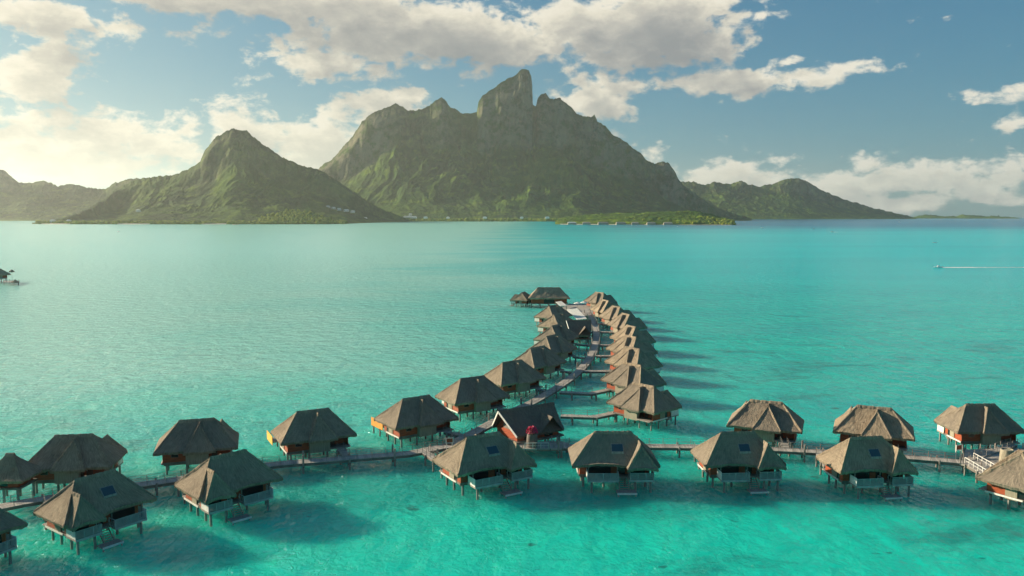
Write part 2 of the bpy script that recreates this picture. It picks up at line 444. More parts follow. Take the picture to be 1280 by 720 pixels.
def forest_mat(name, tint=(1, 1, 1), rock=1.0):
    m_, n, b = mat(name)
    geo = n.add('ShaderNodeNewGeometry')
    pos = geo.outputs['Position']; nz = n.sep(geo.outputs['True Normal'])[2]
    big = n.noise(pos, 0.0028, 5, 0.6, 0.3)
    mid = n.noise(pos, 0.012, 5, 0.65)
    fine = n.noise(pos, 0.065, 4, 0.7)
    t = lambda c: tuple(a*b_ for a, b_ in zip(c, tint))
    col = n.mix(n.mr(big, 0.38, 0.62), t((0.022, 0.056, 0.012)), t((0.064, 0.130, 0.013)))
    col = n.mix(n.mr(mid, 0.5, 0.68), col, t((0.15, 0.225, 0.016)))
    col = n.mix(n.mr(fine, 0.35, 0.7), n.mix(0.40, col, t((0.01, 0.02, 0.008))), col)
    zz = n.sep(pos)[2]
    at_ = n.add('ShaderNodeAttribute'); at_.attribute_name = 'cliff'
    rk = n.m('MULTIPLY', at_.outputs['Fac'], n.mr(mid, 0.40, 0.52))
    rockc = n.mix(n.noise(n.v('MULTIPLY', pos, (0.03, 0.03, 0.006)), 1.0, 5, 0.65), (0.07, 0.06, 0.045), (0.34, 0.29, 0.22))
    col = n.mix(n.m('MULTIPLY', rk, rock), col, rockc)
    n.link(col, b.inputs['Base Color']); b.inputs['Roughness'].default_value = 0.95
    b.inputs['Specular IOR Level'].default_value = 0.1
    bump(n, b, n.m('ADD', fine, n.m('MULTIPLY', mid, 1.5)), 0.8, 9.0)
    return m_
M['forest'] = forest_mat('forest_slope')
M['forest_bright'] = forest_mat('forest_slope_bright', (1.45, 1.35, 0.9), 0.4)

def terrain(name, sil, shore, step=0.7, nf=150, nb=45, p=1.5, shoulder=None, seed=1, spur=0.35, bumpz=7.0, mat_='forest', back=0.8, spx=330.0, rockk=0.75):
    """sil: (px, py, ground distance) of the crest line; shore: (px, ground distance) of the near shore."""
    sil = np.array(sil, float); shore = np.array(shore, float)
    cpx = np.arange(sil[0, 0], sil[-1, 0]+step/2, step)
    cpy = np.interp(cpx, sil[:, 0], sil[:, 1]); Dr = np.interp(cpx, sil[:, 0], sil[:, 2])
    # small natural roughness on the crest
    edge = np.clip(np.minimum(cpx-cpx[0], cpx[-1]-cpx)/12.0, 0, 1)
    crest_noise = -(fbm(cpx/4.0, cpx*0+seed, 4, seed+50, 0.65)-0.5)*3.6*edge*Dr/1000.0
    Ds = np.interp(cpx, shore[:, 0], shore[:, 1])
    c, s_ = math.cos(PITCH), math.sin(PITCH)
    u = (cpx-640)/1000; v = (360-cpy)/1000
    dyy = c + v*s_; dzz = -s_ + v*c
    X0 = u/dyy                     # x per metre of y
    Hc = np.maximum(CAM_H + dzz/dyy*Dr, 1.0)
    if shoulder is not None:
        k = int(shoulder/step)
        pad = np.pad(Hc, k, mode='edge')
        mn = np.array([pad[i:i+2*k+1].min() for i in range(len(Hc))])
        ker = np.hanning(2*k+3); ker /= ker.sum()
        Hb = np.convolve(np.pad(mn, k+1, mode='edge'), ker, mode='valid')[:len(Hc)]
        Hb = np.minimum(Hb*0.97, Hc)
    else: Hb = Hc*1.0
    tf = np.linspace(0, 1, nf)**0.9
    tb = 1 + np.linspace(0, 1, nb+1)[1:]**1.3
    T = np.concatenate([tf, tb])[:, None]
    D_ = np.where(T <= 1, Ds + (Dr-Ds)*T, Dr + (Dr-Ds)*back*(T-1))
    X = X0[None, :]*Dr[None, :] + X0[None, :]*(D_-Dr[None, :])*1.0
    Y = D_*1.0
    tt = np.where(T <= 1, T, 2-T)
    n1 = fbm(X/500.0, Y/500.0, 3, seed)
    wx = X + (fbm(X/380, Y/380, 4, seed+5)-0.5)*330
    wy = Y + (fbm(X/380+40, Y/380, 4, seed+6)-0.5)*330
    pp = p*(0.8+0.4*n1)
    prof = np.clip(tt, 0, 1)**pp
    base = Hb[None, :]*prof
    # spurs running down to the shore and gullies between them; the crest itself is left as traced
    rg = ridged(wx/spx, wy/(spx*3.2), 5, seed+9, 0.55)
    rg2 = ridged(wx/(spx*0.33), wy/(spx*0.6), 4, seed+19, 0.55)
    env = np.clip(tt*(1-tt)*4, 0, 1)**0.7
    carve = ((1-rg)*1.25*spur + (1-rg2)*0.35*spur)*env
    base = base*(1-np.clip(carve, 0, 0.85))
    crest = (Hc-Hb)[None, :]
    jag = (fbm(X/60, Y/60, 4, seed+30)-0.5)*0.05
    s1 = sstep(0.87, 0.955, tt + jag)
    Z = base + crest*s1 + np.maximum(crest_noise, -0.25*Hc)[None, :]*sstep(0.94, 1.0, tt)
    cl = (fbm(X/28.0, Y/28.0, 3, seed+70, 0.6)-0.5)*2
    Z = Z + cl*bumpz*np.clip(tt*8, 0, 1)*np.clip((1-tt)*25+0.12, 0, 1) + (ridged(X/90, Y/90, 3, seed+80)-0.6)*14*env*spur
    # end caps sink to the sea
    Z = np.where(tt <= 0.0001, -3.0, np.maximum(Z, 0.4 if True else 0))
    Z = Z - (X**2+Y**2)/(2*7.4e6)
    nr, nc = Z.shape
    V = np.stack([X, Y, Z], -1).reshape(-1, 3)
    o = numpy_mesh(name, V, grid_faces(nr, nc), M[mat_], False)
    cliff = rockk*np.clip((Hc-Hb)/150.0, 0, 1)[None, :]*sstep(0.83, 0.90, tt)*(1-sstep(0.985, 1.0, tt)*0.6)
    a_ = o.data.attributes.new('cliff', 'FLOAT', 'POINT'); a_.data.foreach_set('value', cliff.astype(np.float32).ravel())
    tag(o, kind='structure')
    return o, (X, Y, Z)

DM = 6400.0
S_MAIN = [(330,262,DM),(360,246,DM),(385,222,DM),(400,208,DM),(415,199,DM),(430,182,DM),(442,168,DM),(452,152,DM),(462,143,DM),(474,137,DM),(488,131.5,DM),(495,129,DM),(503,132,DM),(510,138,DM),(524,137,DM),(538,131,DM),(546,125,DM),(552,121,DM),(558,126,DM),(563,134,DM),(570,136,DM),(578,141,DM),(590,141,DM),(596,140,DM),(598,128,DM),(603,119,DM),(612,113,DM),(625,104,DM),(634,98,DM),(645,93,DM),(651,87,DM),(656,85.5,DM),(661,88,DM),(664,95,DM),(665.5,108,DM),(666,130,DM),(670,133,DM),(672,123,DM),(676,117,DM),(682,116,DM),(687,122,DM),(692,124,DM),(698,121,DM),(706,127,DM),(714,134,DM),(722,142,DM),(730,145,DM),(738,146,DM),(743,143,DM),(747,151,DM),(757,157,DM),(765,168,DM),(776,173,DM),(790,183,DM),(801,191,DM),(808,200,DM),(818,204,DM),(828,201,DM),(836,203,DM),(842,212,DM),(847,221,DM),(854,231,DM),(868,241,DM),(885,252,DM),(905,262,DM),(925,269,DM),(940,272.5,DM)]
SH_MAIN = [(330, 5000), (440, 4950), (700, 4950), (870, 5200), (940, 5700)]
terrain('mountain', S_MAIN, SH_MAIN, 0.7, 230, 60, 1.75, 26, 3, 0.36, 5.0, back=0.7)
DH = 4700.0
S_LEFT = [(40,279,3900),(58,276.5,3950),(80,272,4000),(100,265,4100),(120,255,4300),(134,245,4500),(146,235,DH),(170,224,DH),(195,220.5,DH),(220,218,DH),(240,208,DH),(250,202,DH),(255,190,DH),(262,180,DH),(270,171,DH),(280,165,DH),(291,160,DH),(300,163,DH),(308,163,DH),(316,170,DH),(330,181,DH),(352,196,DH),(376,206,DH),(393,210,DH),(404,214,DH),(420,225,DH),(440,238,4750),(460,251,4800),(480,262,4850),(500,270,4900),(512,274,4950)]
SH_LEFT = [(40, 3600), (120, 3500), (250, 3480), (400, 3500), (432, 3650), (460, 4100), (490, 4500), (512, 4700)]
terrain('hill', S_LEFT, SH_LEFT, 0.7, 210, 40, 1.6, 22, 11, 0.42, 4.5, spx=260.0, rockk=0.4)
DF = 6700.0
S_FL = [(-160,222,DF),(-120,200,DF),(-60,196,DF),(-20,204,DF),(0,211,DF),(8,214,DF),(16,222,DF),(24,228,DF),(40,228,DF),(55,225,DF),(72,232,DF),(92,229,DF),(105,233,DF),(122,236,DF),(132,235,DF),(144,228,DF),(160,223,DF),(190,221,DF),(215,219,DF),(240,212,DF),(262,208,DF),(300,222,DF),(340,240,DF),(380,262,DF)]
terrain('hill', S_FL, [(-160, 5600), (60, 5600), (380, 6000)], 0.9, 120, 30, 1.3, 18, 23, 0.3, 8.0)
DR = 8900.0
S_R = [(800,236,DR),(830,230,DR),(850,227,DR),(868,227,DR),(882,231,DR),(893,226,DR),(903,229,DR),(915,229,DR),(927,225,DR),(938,231,DR),(950,232,DR),(962,230,DR),(975,225,DR),(990,222,DR),(1003,223,DR),(1014,229,DR),(1024,236,DR),(1040,242,DR),(1060,250,DR),(1080,256,DR),(1100,261,DR),(1120,266,DR),(1136,269.5,DR),(1146,272,DR)]
terrain('hill', S_R, [(800, 7300), (1000, 7700), (1146, 8300)], 0.9, 120, 30, 1.25, 18, 31, 0.28, 8.0)
DI = 10500.0
S_I = [(1138,271.5,DI),(1150,268.5,DI),(1165,267.5,DI),(1180,269.5,DI),(1196,269.5,DI),(1206,267.3,DI),(1216,268.2,DI),(1230,269.5,DI),(1245,269,DI),(1262,270.5,DI),(1272,271,DI),(1275,272.5,DI)]
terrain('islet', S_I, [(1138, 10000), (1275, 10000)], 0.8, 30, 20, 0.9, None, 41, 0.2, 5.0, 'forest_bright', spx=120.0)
DP = 3560.0
S_P = [(694,276,DP+500),(706,271,DP+450),(740,268,DP+400),(775,266,DP+300),(795,265.5,DP+150),(815,264.5,DP+60),(850,263.5,DP),(875,264.5,DP),(890,267.5,DP),(903,271,DP),(912,273.5,DP-20),(917,277,DP-40)]
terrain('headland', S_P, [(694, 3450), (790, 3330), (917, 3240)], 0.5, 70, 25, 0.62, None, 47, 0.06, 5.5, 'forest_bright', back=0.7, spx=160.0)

# ------------------------------------------------------------------ bungalow
def nz3(p, f, s=0.0):
    return mnoise.noise(Vector((p[0]*f+s, p[1]*f-s, p[2]*f+2*s)))
def slope(mb, T0, T1, B0, B1, sag=0.16, du=0.38, dv=0.55, skirt=0.42, inward=None, jit=0.055, seed=0.0, eave=None):
    T0, T1, B0, B1 = map(Vector, (T0, T1, B0, B1))
    nu = max(2, int((B1-B0).length/du)); nv = max(2, int(((T0+T1)/2-(B0+B1)/2).length/dv))
    L = (B1-B0).length; H = ((T0+T1)/2-(B0+B1)/2).length
    base = len(mb.v); nrm = (B1-B0).cross((T0+T1)/2-B0).normalized()
    for j in range(nv+1):
        t = j/nv
        for i in range(nu+1):
            s_ = i/nu
            p = T0.lerp(T1, s_).lerp(B0.lerp(B1, s_), t)
            q = p + Vector((0, 0, -sag*math.sin(math.pi*t)))
            k = nz3(p, 1.7, seed)*jit*1.6 + nz3(p, 0.5, seed)*0.10
            e = (1-abs(2*s_-1))
            q = q + Vector((0, 0, k)) 
            if j == nv and eave: q.z += eave(s_)
            mb.v.append(tuple(q))
    w_ = nu+1
    for j in range(nv):
        for i in range(nu):
            a = base + j*w_ + i
            mb.f.append((a, a+w_, a+w_+1, a+1))
            us = [(B0-B0).length + L*i/nu, L*(i+1)/nu]
            mb.uv[len(mb.f)-1] = [(us[0], H*j/nv), (us[0], H*(j+1)/nv), (us[1], H*(j+1)/nv), (us[1], H*j/nv)]
    # ragged cut edge of the thatch
    inn = Vector(inward) if inward else Vector((0, 0, 0))
    eb = base + nv*w_; sb = len(mb.v)
    for i in range(w_):
        p = Vector(mb.v[eb+i])
        rag = 0.10*nz3(p, 4.1, 3.0+seed) + random.uniform(-0.06, 0.03)
        corner = 0.0 if 0 < i < w_-1 else 1.0
        mb.v.append(tuple(p + inn*0.22 + Vector((0, 0, -skirt + (0 if corner else rag)))))
    for i in range(nu):
        mb.f.append((eb+i, sb+i, sb+i+1, eb+i+1))
        mb.uv[len(mb.f)-1] = [(L*i/nu, H), (L*i/nu, H+0.4), (L*(i+1)/nu, H+0.4), (L*(i+1)/nu, H)]

def hip_roof(mb, lr, hx, hy, zr, ze, seed=0.0, eave_front=None):
    A = (-lr, 0, zr); B = (lr, 0, zr)
    c = [(-hx, -hy, ze), (hx, -hy, ze), (hx, hy, ze), (-hx, hy, ze)]
    slope(mb, A, B, c[0], c[1], inward=(0, 1, 0), seed=seed, eave=eave_front)
    slope(mb, B, B, c[1], c[2], inward=(-1, 0, 0), seed=seed)
    slope(mb, B, A, c[2], c[3], inward=(0, -1, 0), seed=seed)
    slope(mb, A, A, c[3], c[0], inward=(1, 0, 0), seed=seed)
    z = ze-0.26; e = 0.25
    mb.quad((-hx+e, -hy+e, z), (-hx+e, hy-e, z), (hx-e, hy-e, z), (hx-e, -hy+e, z))
def wing_roof(mb, x0, hw, ya, yf, yb, za, ze, sgn, seed=0.0, eave=None):
    """hipped wing projecting towards sgn*y; ridge from y=0 to ya, front eave at yf, side eaves start at yb."""
    A0 = (x0, 0.3*sgn, za); A = (x0, ya*sgn, za)
    L0 = (x0-hw, yb*sgn, ze); L1 = (x0-hw, yf*sgn, ze); R0 = (x0+hw, yb*sgn, ze); R1 = (x0+hw, yf*sgn, ze)
    if sgn < 0:
        slope(mb, A0, A, L0, L1, inward=(1, 0, 0), seed=seed)
        slope(mb, A, A, L1, R1, inward=(0, 1, 0), seed=seed, eave=eave)
        slope(mb, A, A0, R1, R0, inward=(-1, 0, 0), seed=seed)
    else:
        slope(mb, A0, A, R0, R1, inward=(-1, 0, 0), seed=seed)
        slope(mb, A, A, R1, L1, inward=(0, -1, 0), seed=seed, eave=eave)
        slope(mb, A, A0, L1, L0, inward=(1, 0, 0), seed=seed)
    z = ze-0.22; e = 0.25
    y0, y1 = sorted((yb*sgn, (yf-0.25)*sgn))
    mb.quad((x0-hw+e, y0, z), (x0-hw+e, y1, z), (x0+hw-e, y1, z), (x0+hw-e, y0, z))
def ridge_cap(mb, a, b, w_=0.34, h=0.16, step=0.32, seed=0):
    a = Vector(a); b = Vector(b); n_ = max(2, int((b-a).length/step)); t = (b-a).normalized()
    sd_ = t.cross(Vector((0, 0, 1))).normalized(); rnd = random.Random(seed)
    base = len(mb.v)
    for i in range(n_+1):
        p = a.lerp(b, i/n_); k = rnd.uniform(0.75, 1.3)
        for (s_, z) in ((-1, -0.30), (-0.5, 0.02), (0, h), (0.5, 0.02), (1, -0.30)):
            mb.v.append(tuple(p + sd_*s_*w_*k + Vector((0, 0, z*(k if z > 0 else 1)))))
    for i in range(n_):
        for q in range(4):
            c0 = base+i*5+q; mb.f.append((c0, c0+5, c0+6, c0+1))
            mb.uv[len(mb.f)-1] = [(i*step, 0), ((i+1)*step, 0), ((i+1)*step, .3), (i*step, .3)]

FZ = 2.1      # floor level
ZR, ZE = 8.0, 4.0
LR, HX, HY = 3.0, 7.0, 4.65
def railing(name, a, b, parent, h=1.0, sheet=True, z=FZ):
    a = Vector(a); b = Vector(b); n_ = max(1, round((b-a).length/1.3))
    r = MB().bar(a+Vector((0,0,z+h)), b+Vector((0,0,z+h)), 0.1, 0.07)
    r.bar(a+Vector((0,0,z+0.12)), b+Vector((0,0,z+0.12)), 0.06, 0.06)
    for i in range(n_+1):
        p = a.lerp(b, i/n_); r.bar(p+Vector((0,0,z)), p+Vector((0,0,z+h+0.03)), 0.09, 0.09)
    o = r.build(name, M['rail'], parent)
    k = MB(); m_ = int((b-a).length/0.16)
    if sheet:
        for i in range(1, m_):
            p = a.lerp(b, i/m_); k.bar(p+Vector((0,0,z+0.14)), p+Vector((0,0,z+h-0.03)), 0.075, 0.03)
        k.build('balusters', M['rail'], o)
    return o
def make_bungalow(mir, skylight=True, scale_x=1.0):
    m = -1 if mir else 1       # the sea-side wing, deck and stair change sides; the entry side does not
    root = empty('overwater_bungalow')
    def bx(x0, x1, y0, y1, z0, z1, mm=True):
        if mm and m < 0: x0, x1 = -x1, -x0
        return MB().box(x0, x1, y0, y1, z0, z1)
    roof = MB()
    eav = lambda s_: 0.30*max(0.0, math.sin(math.pi*min(1, max(0, (s_-0.08 if m > 0 else 0.92-s_)/0.52))))**0.7
    hip_roof(roof, LR, HX, HY, ZR, ZE, 1.0+m, eave_front=eav)
    wing_roof(roof, 4.05*m, 2.45, 3.75, 6.05, 2.8, 7.0, 3.78, -1, 4.0+m, eave=lambda s_: 0.30*math.sin(math.pi*s_))
    wing_roof(roof, -0.55, 2.7, 1.75, 5.4, 2.9, 7.7, 3.88, 1, 8.0)
    rf = roof.build('roof', M['thatch'], root)
    rc = MB()
    ridge_cap(rc, (-LR-0.1, 0, ZR+0.02), (LR+0.1, 0, ZR+0.02), seed=1)
    rc.build('ridge_cap', M['thatch'], rf)
    rc2 = MB()
    for s1 in (-1, 1):
        for s2 in (-1, 1):
            ridge_cap(rc2, (s1*LR, 0, ZR-0.02), (s1*(HX-0.15), s2*(HY-0.1), ZE+0.12), 0.22, 0.10, seed=3+s1+2*s2)
    ridge_cap(rc2, (4.05*m, -1.2, 7.01), (4.05*m, -3.8, 7.01), 0.22, 0.1, seed=9)
    ridge_cap(rc2, (-0.55, 0.2, 7.71), (-0.55, 1.8, 7.71), 0.22, 0.1, seed=10)
    for s1 in (-1, 1):
        ridge_cap(rc2, (4.05*m, -3.75, 6.98), (4.05*m+s1*2.35, -5.95, 3.92), 0.18, 0.08, seed=12+s1)
        ridge_cap(rc2, (-0.55, 1.75, 7.68), (-0.55+s1*2.6, 5.3, 4.02), 0.18, 0.08, seed=15+s1)
    rc2.build('hip_cap', M['thatch'], rf)
    if skylight:
        # skylight lies on the sea-side slope
        def sp(x, y, up): return (x, y, ZR-(ZR-ZE)*(-y)/HY - 0.02 + up)
        xa, xb = (-0.45, 1.35) if m > 0 else (-0.2, 1.6)
        k = MB()
        for (z0, z1, e) in ((0.0, 0.10, 0.10),):
            p = [sp(xa-e, -2.8-e, z1), sp(xb+e, -2.8-e, z1), sp(xb+e, -1.8+e, z1), sp(xa-e, -1.8+e, z1)]
            q = [(a[0], a[1], a[2]-0.3) for a in p]
            k.poly(p)
            for i in range(4): k.quad(p[i], q[i], q[(i+1) % 4], p[(i+1) % 4])
        sk = k.build('skylight', M['grey_wood'], rf)
        k = MB(); k.poly([sp(xa, -2.8, 0.13), sp(xb, -2.8, 0.13), sp(xb, -1.8, 0.13), sp(xa, -1.8, 0.13)])
        k.build('pane', M['skyglass'], sk)
    # floor
    fl = bx(-5.75, 5.75, -2.9, 3.65, FZ-0.28, FZ)
    fl.build('floor', M['fascia'], root)
    bt = bx(-5.86, -5.75, -1.6, 3.7, FZ-0.26, FZ-0.02); bt.build('base_trim', M['paint'], root)
    bt = bx(5.75, 5.86, -1.6, 3.7, FZ-0.26, FZ-0.02); bt.build('base_trim', M['paint'], root)
    W0, W1 = FZ, ZE-0.27
    for sd_ in (-1, 1):           # end walls: boards, reed panel, then an opening
        def ex(x0, x1, *a):
            if sd_ > 0: x0, x1 = -x1, -x0
            return MB().box(x0, x1, *a)
        ex(-5.6, -5.46, 0.9, 3.55, W0, W1).build('wall', M['wall'], root)
        ex(-5.72, -5.5, -0.75, 0.9, FZ-0.42, W1).build('reed_panel', M['reed'], root)
        ex(-5.58, -5.48, -1.75, -0.75, W0, W1).build('door', M['glass'], root)
        ex(-5.62, -5.46, -2.85, -1.75, W0, W1).build('wall', M['wall'], root)
    # entry side wall
    MB().box(1.75, 5.46, 3.4, 3.55, W0, W1).build('wall', M['wall'], root)
    wn = MB().box(3.0, 4.2, 3.551, 3.60, W0+0.75, W1-0.15).build('window', M['fascia'], root)
    MB().box(3.08, 4.12, 3.601, 3.62, W0+0.82, W1-0.22).build('pane', M['glass'], wn)
    MB().box(-1.95, 1.75, 3.55, 4.45, FZ-0.45, W1).build('reed_panel', M['reed'], root)
    MB().box(-5.46, -1.95, 2.0, 2.15, W0, W1).build('wall', M['wall'], root)
    dr = MB().box(-3.4, -2.4, 2.151, 2.21, W0, W0+1.6).build('door', M['wall_dark'], root)
    MB().box(-2.55, -2.47, 2.212, 2.27, W0+0.75, W0+0.85).build('handle', M['paint'], dr)
    MB().box(-5.7, -1.97, 3.655, 4.7, FZ-0.2, FZ-0.02).build('entry_platform', M['grey_wood'], root)
    # sea side wall with sliding glass
    bx(-5.46, -4.4, -2.75, -2.6, W0, W1).build('wall', M['wall'], root)
    bx(-4.4, -0.6, -2.72, -2.64, W0, W1).build('sliding_door', M['glass'], root)
    bx(-0.6, 0.5, -2.75, -2.6, W0, W1).build('wall', M['wall'], root)
    bx(0.5, 1.7, -2.72, -2.64, W0, W1).build('sliding_door', M['glass'], root)
    bx(1.7, 2.6, -2.75, -2.6, W0, W1).build('wall', M['wall'], root)
    bx(2.6, 4.9, -2.72, -2.64, W0, W1).build('sliding_door', M['glass'], root)
    bx(4.9, 5.46, -2.75, -2.6, W0, W1).build('wall', M['wall'], root)
    # sun deck in two wings with a stair between
    dk = bx(-4.6, 0.3, -5.75, -2.905, FZ-0.25, FZ-0.03)
    d2 = bx(2.1, 5.9, -5.55, -2.905, FZ-0.25, FZ-0.03)
    d3 = bx(0.305, 2.095, -3.9, -2.905, FZ-0.25, FZ-0.03)
    dk.build('deck', M['grey_wood'], root); d2.build('deck', M['grey_wood'], root); d3.build('landing', M['grey_wood'], root)
    X = lambda v: v*m
    for (x0, x1, yy) in ((-4.6, 0.3, -5.8), (2.1, 5.9, -5.6)):
        bx(x0, x1, yy, yy+0.048, FZ-0.32, FZ+0.0).build('deck_fascia', M['rail'], root)
    railing('railing', (X(-4.5), -5.7, 0), (X(0.25), -5.7, 0), root)
    railing('railing', (X(2.15), -5.5, 0), (X(5.85), -5.5, 0), root)
    railing('railing', (X(0.25), -5.6, 0), (X(0.25), -4.0, 0), root, sheet=False)
    railing('railing', (X(2.15), -5.4, 0), (X(2.15), -4.0, 0), root, sheet=False)
    bx(-4.62, -4.56, -5.72, -3.4, FZ, FZ+1.18).build('privacy_screen', M['paint'], root)
    bx(5.84, 5.90, -5.45, -2.9, FZ, FZ+1.0).build('privacy_screen', M['paint'], root)
    # furniture of the deck posts
    for xx in (-4.4, 0.2, 2.2, 5.6):
        MB().box(X(xx)-0.07, X(xx)+0.07, -4.75, -4.61, FZ, ZE-0.2).build('post', M['fascia'], root)
    # stair down to the swim platform
    st = MB()
    for s1 in (0.45, 1.95):
        st.bar((X(s1), -3.9, FZ-0.15), (X(s1), -5.6, 0.55), 0.08, 0.26)
    for i in range(6):
        t = (i+0.5)/6; y = -3.9-1.7*t; z = FZ-0.1+(0.6-FZ+0.1)*t
        x0, x1 = sorted((X(0.5), X(1.9))); st.box(x0, x1, y-0.13, y+0.13, z-0.03, z+0.03)
    st.build('stair', M['grey_wood'], root)
    hr = MB()
    for s1 in (0.45, 1.95):
        hr.bar((X(s1), -4.0, FZ+0.8), (X(s1), -5.6, 1.45), 0.06, 0.06)
        hr.bar((X(s1), -5.6, 0.45), (X(s1), -5.6, 1.48), 0.08, 0.08)
    hr.build('handrail', M['grey_wood'], root)
    bx(-0.1, 3.0, -7.2, -5.5, 0.38, 0.56).build('swim_platform', M['grey_wood'], root)
    bx(-0.1, 3.0, -7.26, -7.2, 0.34, 0.60).build('platform_edge', M['paint'], root)
    for xx in (0.1, 2.8):
        MB().tube((X(xx), -7.0, -2.5), (X(xx), -7.0, 0.38), 0.13).build('stilt', M['pile'], root)
    base = MB().tube((0, 0, -3), (0, 0, FZ-0.27), 0.19, 0.19, 10).build('stilt', M['pile'], root)
    pts = [(x, y) for x in (-5.0, -1.7, 1.7, 5.0) for y in (-2.4, 0.6, 3.2)] + [(X(-3.9), -5.2), (X(3.0), -5.1), (X(5.4), -5.1)]
    base.location = (pts[0][0], pts[0][1], 0)
    for p in pts[1:]:
        c = base.copy(); COL.objects.link(c); c.parent = root; c.location = (p[0], p[1], 0)
    for y in (-2.4, 0.6, 3.2):
        MB().bar((-5.5, y, FZ-0.45), (5.5, y, FZ-0.45), 0.16, 0.3).build('floor_beam', M['fascia'], root)
    return root
PROTO = {}
def bungalow(pl, pr, side, mir, label, group, sky_=True, theta=None, turn=None, zr=ZR, sx=1.0, cat='bungalow'):
    key = (mir, sky_)
    if key not in PROTO: PROTO[key] = make_bungalow(mir, sky_); o = PROTO[key]
    else: o = copy_tree(PROTO[key])
    a = at(*pl, zr); b = at(*pr, zr)
    c = (a+b)/2; d = b-a
    an = math.atan2(d.y, d.x)
    if theta is not None:
        an = theta; c = a + Vector((math.cos(an), math.sin(an), 0))*LR
    if turn is not None: an = turn
    if side == 'entry': an += math.pi
    o.location = (c.x, c.y, 0); o.rotation_euler = (0, 0, an)
    o.scale = (sx, sx, 1.0 if sx > 0.85 else sx)
    tag(o, label, cat, group)
    return o
G_F = 'thatched bungalows of the near row with sea decks'
G_B = 'thatched bungalows on the far side of the long jetty'
G_L = 'thatched bungalows along the left side of the curved jetty'
G_R = 'thatched bungalows along the right side of the curved jetty'
HOUSES = [
 ((-86,637),(-30,620),'deck',True,'cropped bungalow at the bottom left corner, only roof tip and deck end showing',G_F,True,None),
 ((91.7,601),(145,587),'deck',True,'weathered bungalow with bright blue skylight at lower left, wing roof towards the left',G_F,True,None),
 ((262,572.5),(308,562.5),'deck',True,'bungalow without skylight in the near row, sunlit strip on its left wing',G_F,False,None),
 ((584,547),(624,540.6),'deck',False,'near bungalow with skylight directly in front of the steep gabled hall',G_F,True,None),
 ((742,540),(790,540),'deck',False,'near bungalow square to the view, just right of the gabled hall, swim platform in front',G_F,True,None),
 ((898,541),(946,540),'deck',False,'near bungalow overlapping the jetty in front of the first house right of the curved jetty',G_F,True,None),
 ((1061,547.4),(1104,546),'deck',False,'near bungalow with pale deck screen, rightmost but one of the near row',G_F,True,None),
 ((1278,567),(1320,556),'deck',False,'bungalow cut by the right edge with orange end wall, beside the railed ramp',G_F,False,R(33)),
 ((67.5,545),(117.5,543),'entry',True,'dark thatched bungalow behind the jetty next to the small hut at far left',G_B,False,None),
 ((222,526.5),(270,523),'entry',True,'dark thatched bungalow behind the jetty above the one without skylight',G_B,False,None),
 ((369,515.5),(413,510.5),'entry',True,'bungalow with glowing yellow end wall behind the left part of the jetty',G_B,False,None),
 ((502,499.4),(538,494),'entry',True,'bungalow with orange deck screen at the foot of the curved jetty',G_L,False,None),
 ((576,473.7),(605,470),'entry',True,'second bungalow up the left side of the curved jetty, white and yellow end wall',G_L,False,None),
 ((627.5,453.7),(653,450),'entry',True,'third bungalow up the left side of the curved jetty, red end wall',G_L,False,None),
 ((661.7,436),(682,432),'entry',True,'fourth bungalow up the left side of the curved jetty',G_L,False,None),
 ((682,421),(698,417.5),'entry',True,'fifth bungalow up the left side of the curved jetty, below the dark far hall',G_L,False,None),
 ((688,408),(703,404.5),'entry',True,'sixth bungalow up the left side of the curved jetty, left of the dark far hall',G_L,False,None),
 ((690,393.5),(705,390.5),'entry',True,'seventh bungalow up the left side, behind the dark far hall, pale edges on its roof',G_L,False,None),
 ((684,383),(699,380.5),'entry',True,'eighth bungalow up the left side, next to the large far pavilion',G_L,False,None),
 ((791,478.3),(817,483.5),'entry',True,'nearest bungalow right of the curved jetty, orange walls under sunlit thatch',G_R,False,None),
 ((779,453),(802,457.5),'entry',True,'second bungalow up the right side of the curved jetty',G_R,False,None),
 ((780.5,433),(800.5,437),'entry',True,'third bungalow up the right side of the curved jetty',G_R,False,None),
 ((780,418.5),(796,422),'entry',True,'fourth bungalow up the right side of the curved jetty',G_R,False,None),
 ((782,406),(796,409.5),'entry',True,'fifth bungalow up the right side of the curved jetty',G_R,False,None),
 ((776,391),(788.5,394),'entry',True,'sixth bungalow up the right side, with the most golden thatch',G_R,False,None),
 ((763.5,382),(777,384.5),'entry',True,'seventh bungalow up the right side of the curved jetty',G_R,False,None),
 ((751,374),(763.5,377),'entry',True,'eighth bungalow up the right side of the curved jetty',G_R,False,None),
 ((742,364.8),(757,366.5),'entry',True,'farthest bungalow on the right side of the curved jetty',G_R,False,None),
 ((937,500),(979,503.5),'entry',False,'bungalow with pale reed panel behind the jetty, first right of the curved arm',G_B,False,None),
 ((1071,507),(1115,511),'entry',False,'bungalow behind the jetty, middle of the three at the right',G_B,False,None),
 ((1205.5,505.5),(1246,505.5),'entry',False,'bungalow with sunlit left hip behind the wide deck at the right',G_B,False,None),
]
HO = []
TURN = {}
DEPTH = {5: 0.86, 6: 0.82, 30: 0.84, 8: 0.88}
SIZE = {0: 0.87, 1: 0.87, 2: 0.89, 5: 0.90, 6: 0.86, 8: 0.92, 9: 0.92, 30: 0.86}
for h in HOUSES:
    k = len(HO)
    HO.append(bungalow(h[0], h[1], h[2], h[3], h[4], h[5], h[6], h[7], turn=TURN.get(k), sx=SIZE.get(k, {G_R: 0.88, G_F: 0.96, G_B: 0.93, G_L: 0.95}[h[5]])))
    if k in DEPTH: HO[k].scale.y = DEPTH[k]
